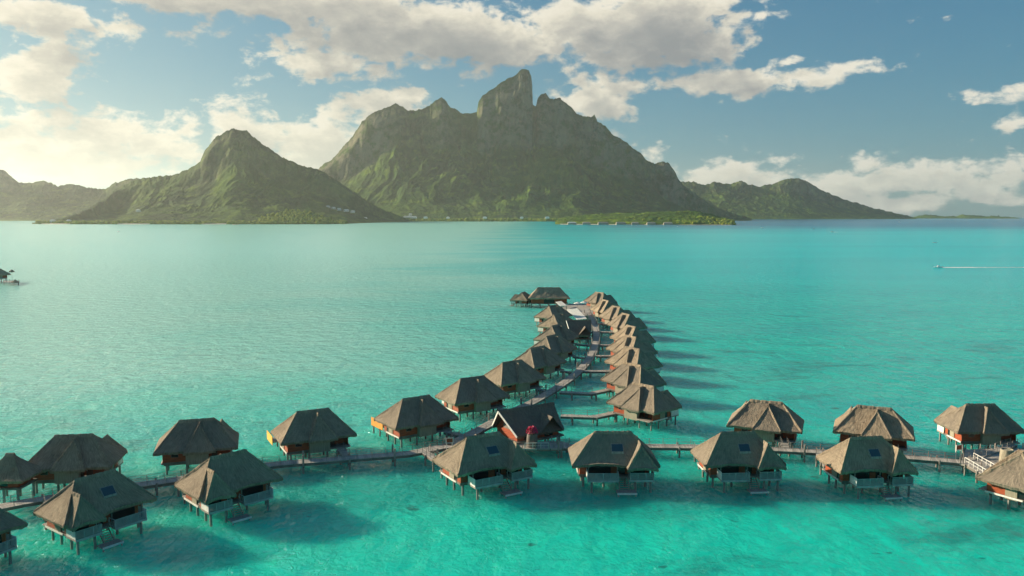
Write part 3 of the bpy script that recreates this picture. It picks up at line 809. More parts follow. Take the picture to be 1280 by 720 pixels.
for i, c_ in ((10, 'screen_yellow'), (11, 'screen_orange')):
    sx_ = 1.5 if i == 10 else 0.0
    MB().box(1.6, 5.2+sx_, -9.2, -5.83, FZ-0.5, FZ-0.3).build('side_deck', M['grey_wood'], HO[i])
    MB().box(5.21+sx_, 5.30+sx_, -9.3, -4.2, FZ-0.5, FZ+1.1).build('side_screen', M[c_], HO[i])
    for yy in (-9.0, -6.2): MB().tube((4.9, yy, -2.5), (4.9, yy, FZ-0.51), 0.17).build('stilt', M['pile'], HO[i])
o = bungalow((651.5,366),(656.5,364.5),'entry',False,'small pale-ended thatched bungalow standing alone at the far left tip of the resort',None,False,None,zr=6.4,sx=0.80)
o = bungalow((-18,332.5),(-1,333),'deck',False,'distant thatched bungalow cut by the left edge far out on the lagoon',None,False,None,zr=9.9,sx=1.0)
o.scale = (1.2, 1.2, 1.2)

# ------------------------------------------------------------------ small hipped pavilions
def pavilion(pl, pr, zr, ze, hx_extra, hy, label, z_floor=2.0, wall_name='wall', cat='pavilion', posts=False, name='thatched_pavilion', mt='thatch'):
    a = at(*pl, zr); b = at(*pr, zr); c = (a+b)/2; L = (b-a).length/2
    root = empty(name, (c.x, c.y, 0), math.atan2((b-a).y, (b-a).x))
    r = MB(); hx = L+hx_extra
    hip_roof(r, L, hx, hy, zr, ze, 2.2)
    rf = r.build('roof', M[mt], root)
    rc = MB(); ridge_cap(rc, (-L-0.1, 0, zr), (L+0.1, 0, zr), seed=5); rc.build('ridge_cap', M[mt], rf)
    MB().box(-hx+0.9, hx-0.9, -hy+0.8, hy-0.8, z_floor-0.25, z_floor).build('floor', M['fascia'], root)
    wx, wy = hx-1.5, hy-1.3
    if not posts:
        MB().box(-wx, wx, -wy, -wy+0.15, z_floor, ze-0.26).build('wall', M['wall'], root)
        MB().box(-wx, wx, wy-0.15, wy, z_floor, ze-0.26).build('wall', M['wall'], root)
        MB().box(-wx-0.15, -wx, -wy, wy, z_floor, ze-0.26).build('wall', M['wall'], root)
        MB().box(wx, wx+0.15, -wy, wy, z_floor, ze-0.26).build('wall', M['wall'], root)
        MB().box(-wx*0.3, wx*0.3, -wy-0.05, -wy-0.002, z_floor+0.1, ze-0.5).build('door', M['glass'], root)
    else:
        for x in (-wx, 0, wx):
            for y in (-wy, wy): MB().box(x-0.1, x+0.1, y-0.1, y+0.1, z_floor, ze-0.2).build('post', M['fascia'], root)
    nx = max(2, int(hx*2/4))
    for i in range(nx+1):
        x = -hx+1.4+(2*hx-2.8)*i/nx
        for y in (-hy+1.2, hy-1.2): MB().tube((x, y, -2.5), (x, y, z_floor-0.24), 0.18).build('stilt', M['pile'], root)
    tag(root, label, cat)
    return root
pavilion((8,567.5), (17,567.5), 7.0, 3.9, 2.9, 3.1, 'small hipped thatch hut on stilts at the left edge before the jetty', 2.6, cat='hut', name='thatched_hut')
pavilion((672,359.5), (700,359.5), 8.8, 4.4, 4.3, 5.2, 'large dark hipped pavilion at the far end of the curved jetty', 2.0)

# ------------------------------------------------------------------ gabled halls
def gable_hall(pl, pr, zr, ze, hw, label, cross=True):
    a = at(*pl, zr); b = at(*pr, zr); c = (a+b)/2; L = (b-a).length/2
    root = empty('gabled_hall', (c.x, c.y, 0), math.atan2((b-a).y, (b-a).x))
    r = MB(); o_ = 1.3          # prow: the ridge reaches out beyond the eaves
    slope(r, (-L, 0, zr), (L, 0, zr), (-L+o_, -hw, ze), (L-0.6, -hw, ze), sag=0.25, inward=(0, 1, 0), seed=3)
    slope(r, (L, 0, zr), (-L, 0, zr), (L-0.6, hw, ze), (-L+o_, hw, ze), sag=0.25, inward=(0, -1, 0), seed=3)
    if cross:
        xc = L*0.42; w2 = 2.4; zc = ze+2.7
        slope(r, (xc, 0, zc), (xc, -hw-0.4, zc), (xc-w2, -2.6, ze-0.02), (xc-w2, -hw-0.1, ze-0.02), sag=0.1, seed=5, inward=(1, 0, 0))
        slope(r, (xc, -hw-0.4, zc), (xc, 0, zc), (xc+w2, -hw-0.1, ze-0.02), (xc+w2, -2.6, ze-0.02), sag=0.1, seed=5, inward=(-1, 0, 0))
    rf = r.build('roof', M['thatch_dark'], root)
    rc = MB(); ridge_cap(rc, (-L, 0, zr), (L, 0, zr), seed=5); rc.build('ridge_cap', M['thatch_dark'], rf)
    # barge boards
    for sy in (-1, 1):
        MB().bar((-L-0.06, 0, zr-0.1), (-L+o_-0.1, sy*hw, ze-0.15), 0.10, 0.36).build('bargeboard', M['paint'], rf)
    # gable walls
    for (xx, sg) in ((-L+o_+0.5, 1), (L-1.3, -1)):
        g_ = MB(); wy = hw-0.9; zt = zr-0.75; zl = ze+0.15
        tri = [(xx, -wy, 2.0), (xx, wy, 2.0), (xx, wy, zl), (xx, 0, zt), (xx, -wy, zl)]
        g_.poly(tri if sg < 0 else tri[::-1]); g_.poly([(p[0]+0.15*sg, p[1], p[2]) for p in (tri[::-1] if sg < 0 else tri)])
        for i in range(5):
            p, q = tri[i], tri[(i+1) % 5]; g_.quad(p, q, (q[0]+0.15*sg, q[1], q[2]), (p[0]+0.15*sg, p[1], p[2]))
        w_ = g_.build('gable_wall', M['wall'], root)
        lv = MB().box(xx-0.06, xx-0.002, -1.1, 1.1, ze+0.4, ze+1.3) if sg > 0 else MB().box(xx+0.002, xx+0.06, -1.1, 1.1, ze+0.4, ze+1.3)
        lv.build('vent', M['fascia'], w_)
    MB().box(-L+o_+0.65, L-1.45, -hw+0.9, -hw+1.05, 2.0, ze-0.05).build('wall', M['wall'], root)
    MB().box(-L+o_+0.65, L-1.45, hw-1.05, hw-0.9, 2.0, ze-0.05).build('wall', M['wall'], root)
    MB().box(-L+o_+2.0, -L+o_+4.2, -hw+0.84, -hw+0.898, 2.1, ze-0.3).build('door', M['glass'], root)
    if cross: MB().box(L*0.42-0.9, L*0.42+0.9, -hw+0.84, -hw+0.898, 2.1, ze-0.1).build('door', M['glass'], root)
    MB().box(-L+0.6, L-0.5, -hw+0.2, hw-0.2, 1.72, 2.0).build('floor', M['fascia'], root)
    n_ = max(2, int(2*L/3.6))
    for i in range(n_+1):
        x = -L+1.4+(2*L-2.6)*i/n_
        for y in (-hw+0.7, 0, hw-0.7): MB().tube((x, y, -2.5), (x, y, 1.72), 0.19).build('stilt', M['pile'], root)
    tag(root, label, 'hall')
    return root
gable_hall((623,514), (692,503.5), 7.0, 3.2, 4.3, 'dark steep-gabled hall with white bargeboards and orange gable at the jetty junction')
gable_hall((708,400.5), (739,400.5), 7.4, 3.2, 5.2, 'dark gabled hall beside the far bend of the curved jetty', cross=True)

# ------------------------------------------------------------------ jetties
JZ = 1.7
def catmull(P, step=2.2):
    out = []
    P = [P[0]+(P[0]-P[1])] + P + [P[-1]+(P[-1]-P[-2])]
    for i in range(1, len(P)-2):
        p0, p1, p2, p3 = P[i-1:i+3]; n_ = max(1, int((p2-p1).length/step))
        for k in range(n_):
            t = k/n_
            out.append(0.5*((2*p1)+(p2-p0)*t+(2*p0-5*p1+4*p2-p3)*t*t+(3*p1-p0-3*p2+p3)*t**3))
    out.append(P[-2]); return out
POST = MB().box(-0.035, 0.035, -0.035, 0.035, 0, 1.0)
def jetty(name, P, width, label, cat, group=None, pile_every=7.5, posts=(1, -1), tall=True, smooth=True, z1=None, mat_top='deck', every=2.4):
    P = [Vector((p[0], p[1], p[2] if len(p) > 2 else JZ)) for p in P]
    C = catmull(P) if smooth else P
    o0 = C[0].copy(); root = empty(name, (o0.x, o0.y, 0))
    C = [Vector((p.x-o0.x, p.y-o0.y, p.z)) for p in C]
    N = []
    for i, p in enumerate(C):
        t = (C[min(i+1, len(C)-1)]-C[max(i-1, 0)]); t.z = 0; t.normalize(); N.append(Vector((-t.y, t.x, 0)))
    h = width/2; top = MB(); s_ = 0
    cum = [0.0]
    for i in range(1, len(C)): cum.append(cum[-1]+(C[i]-C[i-1]).length)
    for i in range(len(C)-1):
        a, b = C[i], C[i+1]; na, nb_ = N[i]*h, N[i+1]*h
        top.quad(a-na, b-nb_, b+nb_, a+na, uv=[(0, cum[i]), (0, cum[i+1]), (width, cum[i+1]), (width, cum[i])])
        dz = Vector((0, 0, -0.07))
        top.quad(a+na+dz, b+nb_+dz, b-nb_+dz, a-na+dz); top.quad(a-na, a-na+dz, b-nb_+dz, b-nb_); top.quad(a+na, b+nb_, b+nb_+dz, a+na+dz)
    top.build('deck', M[mat_top], root)
    for sg in (-1, 1):
        fb = MB()
        for i in range(len(C)-1):
            a = C[i]+N[i]*sg*(h-0.1); b = C[i+1]+N[i+1]*sg*(h-0.1)
            fb.bar(a+Vector((0, 0, -0.28)), b+Vector((0, 0, -0.28)), 0.14, 0.40)
        fb.build('side_beam', M['fascia'], root)
    def pt(s):
        for i in range(len(C)-1):
            if cum[i+1] >= s:
                t = (s-cum[i])/max(1e-6, cum[i+1]-cum[i]); return C[i].lerp(C[i+1], t), N[i].lerp(N[i+1], t)
        return C[-1], N[-1]
    L = cum[-1]
    npile = max(1, int(L/pile_every)); 
    cb = MB(); cnt = 0
    for k in range(npile+1):
        s0 = min(L-0.2, max(0.2, (k+0.5)*L/(npile+1)))
        p, n_ = pt(s0)
        for sg in (-1, 1):
            q = p+n_*sg*(h+0.12)
            up = (1.35 if k % 2 == 0 else 0.25) if tall else 0.05
            MB().tube((q.x, q.y, -3), (q.x, q.y, p.z+up), 0.17, 0.16, 8).build('pile', M['pile'], root)
        MB().bar(p-n_*(h+0.3)+Vector((0, 0, -0.60)), p+n_*(h+0.3)+Vector((0, 0, -0.60)), 0.24, 0.24).build('cross_beam', M['fascia'], root)
    pass
    for sg in posts:
        m_ = max(1, int(L/every)); rp = None; prev = None; rope = MB()
        for k in range(min(m_, 48)+1):
            p, n_ = pt(L*k/min(m_, 48)); q = p+n_*sg*(h-0.1)
            if rp is None:
                rp = POST.build('rail_post', M['grey_wood'], root)
            else:
                c = rp.copy(); COL.objects.link(c); c.parent = root; rp = c
            rp.location = q
            if prev is not None:
                for zz in (0.95, 0.55): rope.bar(prev+Vector((0, 0, zz)), q+Vector((0, 0, zz)), 0.035, 0.035)
            prev = q
        rope.build('rope_rail', M['rope'], root)
    tag(root, label, cat, group)
    return root, [c+Vector((o0.x, o0.y, 0)) for c in C]
A_ = lambda *l: [at(x, y, JZ) for x, y in l]
J = []
_, c1 = jetty('jetty', A_((-60,650),(0,633),(60,622),(130,611),(200,602),(270,591),(340,580),(399,575),(454,570.5),(510,566),(543,560),(566,556)), 2.35, 'long grey plank jetty curving in from the left edge to the junction', 'jetty')
_, c2 = jetty('jetty', A_((560,556.5),(600,536),(640,514),(664,503),(688,489),(708,476),(724,463),(736,449),(743,436),(745.5,420),(744,409),(740,399),(733,390)), 2.3, 'curved grey plank jetty running away from the junction between two rows of bungalows', 'jetty')
_, c3 = jetty('jetty', A_((572,557),(620,556.5),(687,558),(760,557),(850,557.5),(930,559.5),(1023,564),(1134,571),(1203,577)), 2.35, 'straight plank jetty from the gabled hall to the wide deck at the right', 'jetty')
ALLC = c1+c2+c3
# side branches to houses on the right arm
br = [([(701,519),(744,520.5),(775,514)], 'first'), ([(700,489.5),(738,491.5),(772,484)], 'second'), ([(728,463.5),(768,463.5)], 'third'),
      ([(745,444.5),(768,444.5)], 'fourth'), ([(748,431),(768,431)], 'fifth'), ([(747,414.5),(768,415)], 'sixth'), ([(744,404),(760,405)], 'seventh')]
for pts, nm in br:
    jetty('branch_jetty', [at(x, y, JZ) for x, y in pts], 1.9, nm+' narrow branch jetty to the right-hand bungalows, counted from the gabled hall', 'jetty', 'narrow branch jetties', posts=(1,), tall=False, smooth=False, pile_every=6.0)
jetty('branch_jetty', [at(596,556.8,JZ), at(690,519,JZ)+Vector((0.5,0,0)), at(704,519,JZ)], 1.6, 'narrow walkway behind the steep gabled hall', 'jetty', None, posts=(), tall=False, smooth=False) if False else None
BRL = {k: v for k, v in zip(range(31), ['short bridge to the cropped bottom left bungalow', 'short bridge behind the bungalow with bright blue skylight', 'short bridge behind the bungalow without skylight', 'short bridge behind the near bungalow before the gabled hall', 'short bridge behind the near bungalow right of the hall', 'short bridge behind the third near bungalow from the right edge', 'short bridge behind the second near bungalow from the right edge', '', 'short railed ramp to the dark bungalow beside the small hut', 'short railed ramp to the second bungalow behind the left jetty', 'short railed ramp to the yellow-walled bungalow behind the left jetty', 'short railed ramp at the foot of the curved jetty', 'second railed ramp up the left side of the curved jetty', 'third railed ramp up the left side of the curved jetty', 'fourth railed ramp up the left side of the curved jetty', 'fifth railed ramp up the left side of the curved jetty', 'sixth railed ramp up the left side, by the dark far hall', 'seventh railed ramp up the left side, behind the dark far hall', 'farthest railed ramp on the left side of the curved jetty', '', '', '', '', '', '', '', '', '', 'short railed ramp to the bungalow with pale reed panel', 'short railed ramp to the middle right bungalow behind the jetty', 'short railed ramp up to the bungalow above the right-hand deck'])}
# short bridges from each bungalow to the nearest jetty
def nearest(p, lim):
    return min(lim, key=lambda q: (q-p).length)
for i, (o, h) in enumerate(zip(HO, HOUSES)):
    an = o.rotation_euler.z
    lx, ly = (-3.4, 4.65)
    e = Vector((o.location.x+lx*math.cos(an)-ly*math.sin(an), o.location.y+lx*math.sin(an)+ly*math.cos(an), FZ-0.04))
    if h[5] == G_R: continue
    tgt = nearest(Vector((e.x, e.y, JZ)), ALLC)
    dv = Vector((tgt.x-e.x, tgt.y-e.y, 0)); d = dv.length
    if d < 1.6 or d > 60: continue
    end = tgt - dv.normalized()*1.3; end.z = JZ+0.02
    if i == 7: continue
    jetty('entry_bridge', [e, end], 1.3, BRL[i], 'bridge', 'short bridges between bungalows and jetties', posts=(1, -1), tall=False, smooth=False, pile_every=5.0, mat_top='deck', every=1.6)
# railed ramp and wide deck at the right end
def platform(poly, label):
    cx = sum(p.x for p in poly)/len(poly); cyy = sum(p.y for p in poly)/len(poly)
    root = empty('deck_platform', (cx, cyy, 0)); P2 = [Vector((p.x-cx, p.y-cyy, JZ-0.01)) for p in poly]
    t = MB(); t.poly(P2); t.uv[0] = [(p.x, p.y) for p in P2]
    n_ = len(P2)
    for i in range(n_):
        a, b = P2[i], P2[(i+1) % n_]; t.quad(a, a+Vector((0,0,-0.3)), b+Vector((0,0,-0.3)), b)
    t.poly([p+Vector((0,0,-0.3)) for p in P2[::-1]])
    t.build('deck', M['deck'], root)
    for i in range(n_):
        p = P2[i]*0.9
        MB().tube((p.x, p.y, -3), (p.x, p.y, JZ-0.3), 0.2).build('pile', M['pile'], root)
        a, b = P2[i], P2[(i+1) % n_]; L = (b-a).length; k = max(1, int(L/2.2))
        for q in range(k):
            pp = a.lerp(b, q/k)*0.98; pp.z = 0
            MB().bar((pp.x, pp.y, JZ-0.1), (pp.x, pp.y, JZ+0.95), 0.13, 0.13).build('rail_post', M['grey_wood'], root)
    tag(root, label, 'deck'); return root
platform(A_((1199,579),(1206,562),(1262,560),(1330,561),(1330,582),(1247,590),(1226,584)), 'wide grey plank deck at the right end of the jetty beneath the sunlit-hip bungalow')
platform(A_((652,561),(650,553),(690,551),(712,553.5),(704,560.5)), 'small plank terrace with white railing before the gabled hall')
def white_rail(pa, pb, za, zb, label, name='white_railing'):
    a = at(*pa, za); b = at(*pb, zb)
    root = empty(name, (a.x, a.y, a.z)); L = b-a; k = max(2, int(L.length/1.3))
    r = MB().bar((0,0,1.0), L+Vector((0,0,1.0)), 0.09, 0.08); r.bar((0,0,0.5), L+Vector((0,0,0.5)), 0.05, 0.05); r.build('rail', M['paint'], root)
    for i in range(k+1):
        p = L*i/k; MB().bar(p, p+Vector((0,0,1.0)), 0.09, 0.09).build('rail_post', M['paint'], root)
    tag(root, label, 'railing'); return root
white_rail((656,561), (686,560.5), JZ, JZ, 'white railing on the terrace edge below the flowering planter')
e = at(1208,577,JZ); f_ = at(1238,594,JZ+0.2)
jetty('entry_bridge', [e, f_], 1.9, 'wide white-edged ramp from the right-hand deck down to the cropped bungalow', 'bridge', None, posts=(), tall=False, smooth=False, pile_every=5)
white_rail((1206,579), (1234,596), JZ, JZ+0.2, 'near white railing of the ramp at the right edge')
white_rail((1217,573.5), (1244,589), JZ, JZ+0.2, 'far white railing of the ramp at the right edge')

# ------------------------------------------------------------------ planters
def planter(px, py, r, h, label, flowers):
    p = at(px, py, JZ); root = empty('planter', (p.x, p.y, JZ))
    m_ = MB(); n_ = 24
    prof = [(r, 0), (r*1.02, h*0.3), (r*0.97, h*0.7), (r*0.9, h), (r*0.8, h+0.03), (r*0.78, h-0.1)]
    for (rr_, z) in prof:
        for k in range(n_):
            an = 2*math.pi*k/n_; q = rr_*(1+0.02*random.uniform(-1, 1)); m_.v.append((q*math.cos(an), q*math.sin(an), z))
    for j in range(len(prof)-1):
        for k in range(n_): m_.f.append((j*n_+k, j*n_+(k+1) % n_, (j+1)*n_+(k+1) % n_, (j+1)*n_+k))
    m_.f.append(tuple((len(prof)-1)*n_+k for k in range(n_)))
    m_.build('reed_drum', M['fascia'] if flowers else M['reed'], root)
    if flowers:
        for (nm, mt, cnt, rad, z0) in (('foliage', 'leaf', 240, 0.95, 0.1), ('blossoms', 'flower', 420, 1.05, 0.25)):
            q = MB()
            for i in range(cnt):
                v = Vector((random.gauss(0, 1), random.gauss(0, 1), random.gauss(0, 1))).normalized()*rad*random.uniform(0.75, 1.0)
                v.z = abs(v.z)*1.15+z0; v += Vector((0, 0, h-0.1))
                v.x *= r/0.95; v.y *= r/0.95
                a = Vector((random.gauss(0, 1), random.gauss(0, 1), random.gauss(0, 1))).normalized()*0.11
                b = a.orthogonal().normalized()*0.10
                q.quad(v-a, v-b, v+a, v+b)
            q.build(nm, M[mt], root)
    tag(root, label, 'planter')
planter(665, 558, 0.95, 2.3, 'tall reed-clad planter topped with pink blossoms before the gabled hall', True)
planter(1258, 579, 1.05, 2.3, 'bare round reed-clad drum on the wide right-hand deck', False)
# small orange sign box with white frame beside the right deck
def sign_box(px, py, z, label):
    p = at(px, py, z); root = empty('notice_board', (p.x, p.y, JZ), R(20))
    MB().box(-0.55, 0.55, -0.05, 0.05, 1.1, 1.9).build('board', M['wall'], root)
    fr = MB(); fr.box(-0.62, 0.62, -0.09, -0.051, 1.84, 1.96); fr.box(-0.62, 0.62, -0.09, -0.051, 1.02, 1.14); fr.box(-0.66, -0.55, -0.09, -0.051, 1.0, 1.98); fr.box(0.55, 0.66, -0.09, -0.051, 1.0, 1.98)
    fr.build('frame', M['paint'], root)
    for x in (-0.5, 0.5): MB().box(x-0.05, x+0.05, 0.052, 0.14, -1.0, 1.9).build('post', M['paint'], root)
    tag(root, label, 'sign')
sign_box(1198, 570, JZ, 'small orange board in white frame where jetty meets the right deck')
sign_box(562, 561, JZ, 'small orange board in white frame at the jetty junction left of the hall')

# far end: pale slatted sun deck and pergola
def slat_deck(poly, label):
    o0 = poly[0]; root = empty('slatted_ramp', (o0.x, o0.y, 0)); P2 = [p-o0 for p in poly]
    n_ = 9; k = MB()
    for i in range(n_):
        t = i/(n_-1); a = P2[0].lerp(P2[3], t); b = P2[1].lerp(P2[2], t)
        k.bar(a+Vector((0,0,o0.z)), b+Vector((0,0,o0.z)), 0.45, 0.12)
    k.build('slats', M['paint'], root)
    for p in P2: MB().tube((p.x, p.y, -2), (p.x, p.y, o0.z+p.z-0.05), 0.15).build('post', M['pile'], root)
    tag(root, label, 'pergola')
def P3(l): return [at(x, y, z) for x, y, z in l]
def slat2(pts, zs, label):
    q = [at(x, y, z) for (x, y), z in zip(pts, zs)]; z0 = q[0].z
    qq = [Vector((p.x, p.y, p.z)) for p in q]; o0 = qq[0].copy()
    root = empty('slatted_pergola', (o0.x, o0.y, 0)); n_ = 8; k = MB()
    L = [p-Vector((o0.x, o0.y, 0)) for p in qq]
    for i in range(n_):
        t = i/(n_-1); k.bar(L[0].lerp(L[3], t), L[1].lerp(L[2], t), 0.42, 0.12)
    k.build('slats', M['paint'], root)
    for p in L: MB().tube((p.x, p.y, -2), (p.x, p.y, p.z-0.05), 0.15).build('post', M['pile'], root)
    tag(root, label, 'pergola')
slat2([(709,387),(722,399.5),(733,398.5),(721,385.5)], [4.0]*4, 'long pale slatted pergola behind the dark far hall')
slat2([(695,377.5),(701,382.5),(708,382),(701,376.5)], [4.0]*4, 'small pale slatted pergola beside the large far pavilion')
platform(A_((700,386),(712,379.5),(738,379.5),(742,392),(730,396)), 'plank deck at the far end of the curved jetty between the two rows')
# white canvas parasols on that deck
def parasol(p, r, h, label, name='parasol', mt='paint', z0=JZ, group=None):
    root = empty(name, (p.x, p.y, z0)); m_ = MB(); n_ = 8
    m_.v.append((0, 0, h)); 
    for k in range(n_): an = 2*math.pi*k/n_; m_.v.append((r*math.cos(an), r*math.sin(an), h-(0.55 if mt == 'paint' else 1.3)))
    for k in range(n_): m_.v.append((m_.v[1+k][0], m_.v[1+k][1], h-(0.75 if mt == 'paint' else 1.8)))
    for k in range(n_): m_.f.append((0, 1+k, 1+(k+1) % n_)); m_.f.append((1+k, 1+n_+k, 1+n_+(k+1) % n_, 1+(k+1) % n_))
    m_.build('canopy', M[mt], root); MB().tube((0, 0, 0), (0, 0, h-0.05), 0.06).build('pole', M['grey_wood'], root)
    tag(root, label, 'parasol', group)
parasol(at(722,386,JZ), 1.7, 3.0, 'left of two white parasols on the far deck')
parasol(at(730,385,JZ), 1.7, 3.0, 'right of two white parasols on the far deck')
pd = at(19, 353, JZ)
parasol(at(15, 345, 2.5), 1.7, 6.0, 'higher thatched parasol beside the cropped distant bungalow', 'thatched_parasol', 'thatch', 0.8)
parasol(pd, 2.2, 2.6, 'lower thatched parasol beside the cropped distant bungalow', 'thatched_parasol', 'thatch', 0.8)
platform([at(4,352.5,JZ), at(4,350.5,JZ), at(24,350.8,JZ), at(24,353,JZ)], 'small deck under thatched parasols far out at the left edge')

# ------------------------------------------------------------------ boats and wakes
def boat(px, py, L, label, heading=math.pi, cabin=True, name='motorboat', group=None):
    p = at(px, py, 0); p.z = -(p.x**2+p.y**2)/(2*7.4e6)
    root = empty(name, p, heading); m_ = MB(); n_ = 9; W = L*0.16
    for i in range(n_):
        t = i/(n_-1); x = L*(t-0.45); w_ = W*(1-max(0, t-0.45)**2*3.2); w_ = max(w_, 0.02); sh = L*0.09+L*0.05*t**2
        for (yy, z) in ((-w_, sh), (-w_*0.8, 0.0), (0, -L*0.05), (w_*0.8, 0.0), (w_, sh)): m_.v.append((x, yy, z))
    for i in range(n_-1):
        for k in range(4): a = i*5+k; m_.f.append((a, a+5, a+6, a+1))
        m_.f.append((i*5+4, i*5+9, i*5+5, i*5))
    m_.f.append((0, 1, 2, 3, 4)); m_.build('hull', M['hull'], root)
    if cabin:
        c = MB().box(-L*0.12, L*0.12, -W*0.6, W*0.6, L*0.1, L*0.24).build('cabin', M['hull'], root)
        MB().box(L*0.121, L*0.125, -W*0.5, W*0.5, L*0.16, L*0.22).build('windscreen', M['glass'], c)
    MB().box(-L*0.5, -L*0.455, -W*0.2, W*0.2, -0.1, L*0.14).build('outboard_motor', M['fascia'], root)
    tag(root, label, 'boat', group); return p
def foam_mat():
    m_, n, b = mat('foam')
    t = n.add('ShaderNodeTexCoord').outputs['Object']
    f = n.noise(n.v('MULTIPLY', t, (0.25, 1.2, 1)), 1.0, 5, 0.7)
    n.link(n.mix(f, (0.6, 0.72, 0.7), (0.9, 0.93, 0.92)), b.inputs['Base Color']); b.inputs['Roughness'].default_value = 0.9
    return m_
M['foam'] = foam_mat()
def wake(p, L, w0, w1, label, slope_=0.0):
    m_ = MB(); n_ = int(L/0.8); base = Vector((p.x+2.0, p.y, 0)); rnd = random.Random(5)
    def zz(x, y): return -(x*x+y*y)/(2*7.4e6)
    for i in range(n_):
        t = i/n_; x = t*L; w_ = (w0*(1-t)+w1*t)*(0.6+0.8*fbm(np.array([x*0.5]), np.array([1.0]), 3, 4)[0])*(1 if t < 0.25 else 0.55)
        y = slope_*x + (rnd.random()-0.5)*0.3
        for sg in ((-1, 1)):
            m_.v.append((x, y+sg*w_, 0.10*(1-t)+0.045))
    for i in range(n_-1): m_.f.append((2*i, 2*i+2, 2*i+3, 2*i+1))
    for sg in (-1, 1):          # the two arms spreading from the bow
        b0 = len(m_.v); na = int(n_*0.45)
        for i in range(na):
            x = i*0.8; yy = sg*(w0*0.5+x*0.13)+slope_*x; ww = max(0.05, 0.45*(1-i/na))*(0.5+rnd.random())
            m_.v.append((x, yy-ww, 0.07)); m_.v.append((x, yy+ww, 0.07))
        for i in range(na-1):
            if rnd.random() < 0.75: m_.f.append((b0+2*i, b0+2*i+2, b0+2*i+3, b0+2*i+1))
    # small tumbling crests give the wake body
    for i in range(int(60)):
        x = rnd.random()**2*L*0.35; y = slope_*x + rnd.gauss(0, w0*0.45); r = rnd.uniform(0.15, 0.45)
        k = len(m_.v); z = 0.05
        m_.v += [(x-r, y, z), (x, y-r*0.8, z), (x+r, y, z), (x, y+r*0.8, z), (x, y, z+r*0.9)]
        m_.f += [(k, k+1, k+4), (k+1, k+2, k+4), (k+2, k+3, k+4), (k+3, k, k+4)]
    o = m_.build('wake', M['foam']); o.location = (base.x, base.y, zz(base.x, base.y))
    tag(o, label, 'wake', kind='stuff')
p = boat(1173, 334.5, 7.0, 'white motorboat speeding left with a long foam wake at the right', math.pi-0.05)
wake(p, 115, 3.6, 1.6, 'long thin white foam wake trailing to the right edge', 0.035*1.2)
p = boat(1040, 290.0, 9.0, 'distant white motorboat with a short wake on the blue channel', math.pi)
wake(p, 34, 3.5, 2.0, 'short white foam wake on the blue channel')
for (x, y, L, lb) in ((1168.5, 303.5, 6.0, 'tiny white boat alone on turquoise water above the speeding boat'), (1124, 277.5, 14, 'tiny white boat off the right point of the far hill'),
                      (953, 284.5, 8, 'tiny boat on the water just right of the headland tip'), (1017, 285.5, 7, 'tiny boat left of the one with a short wake'),
                      (148, 289.5, 7, 'tiny dark speck of a boat off the left shore'), (847, 282.8, 5, 'white boat moored under the headland beach'), (738, 280.6, 5, 'white boat moored by the left shoreline buildings'), (795, 281.5, 5, 'white boat moored by the middle shoreline buildings')):
    boat(x, y, L, lb, math.pi*random.choice((0.0, 1.0, 0.9)), L > 6.5)

# ------------------------------------------------------------------ shore buildings
def shore_building(px, py, D_, L, dep, label, hgt=3.5, roof='shore_roof', wall='shore_white', zb=None, group=None, name='lodge'):
    d = pxdir(px, py); t = D_/d.y; p = Vector((d.x*t, D_, CAM_H+d.z*t)) if zb is None else Vector((d.x*t, D_, zb))
    root = empty(name, (p.x, p.y, p.z-0.6), random.uniform(-0.15, 0.15))
    MB().box(-L/2, L/2, -dep/2, dep/2, -4, hgt).build('wall', M[wall], root)
    r = MB(); o_ = 1.4; h = hgt+dep*0.33
    c = [(-L/2-o_, -dep/2-o_, hgt-0.2), (L/2+o_, -dep/2-o_, hgt-0.2), (L/2+o_, dep/2+o_, hgt-0.2), (-L/2-o_, dep/2+o_, hgt-0.2)]
    A = (-L/2+dep*0.4, 0, h); B = (L/2-dep*0.4, 0, h)
    r.poly([c[0], c[1], B, A]); r.poly([c[1], c[2], B]); r.poly([c[2], c[3], A, B]); r.poly([c[3], c[0], A]); r.poly(c[::-1])
    r.build('roof', M[roof], root)
    for i in range(max(2, int(L/6))):
        x = -L/2+L*(i+0.5)/max(2, int(L/6))
        MB().box(x-0.9, x+0.9, -dep/2-0.06, -dep/2-0.005, 0.8, 2.6).build('window', M['glass'], root)
    tag(root, label, 'building', group)
GS = 'low buildings along the headland shore'
for i, (px, L, rf_) in enumerate(((715, 36, 'shore_white'), (733, 34, 'shore_roof'), (754, 44, 'shore_roof'), (776, 40, 'shore_roof'), (794, 30, 'shore_roof'), (814, 36, 'shore_roof'), (835, 36, 'shore_roof'))):
    shore_building(px, 277, 3385 - i*14, L, 13, ['white-roofed building at the left end of the headland shore','second low building from the left end of the headland shore','third and longest low building of the headland shore','low building at the middle of the headland shore','narrower low building right of the middle of the headland shore','low building left of the headland beach','rightmost low building on the headland under bright trees'][i], 4.0, rf_, 'shore_beige', zb=3.0, group=GS)
GV = 'pale village buildings at the foot of the mountain'
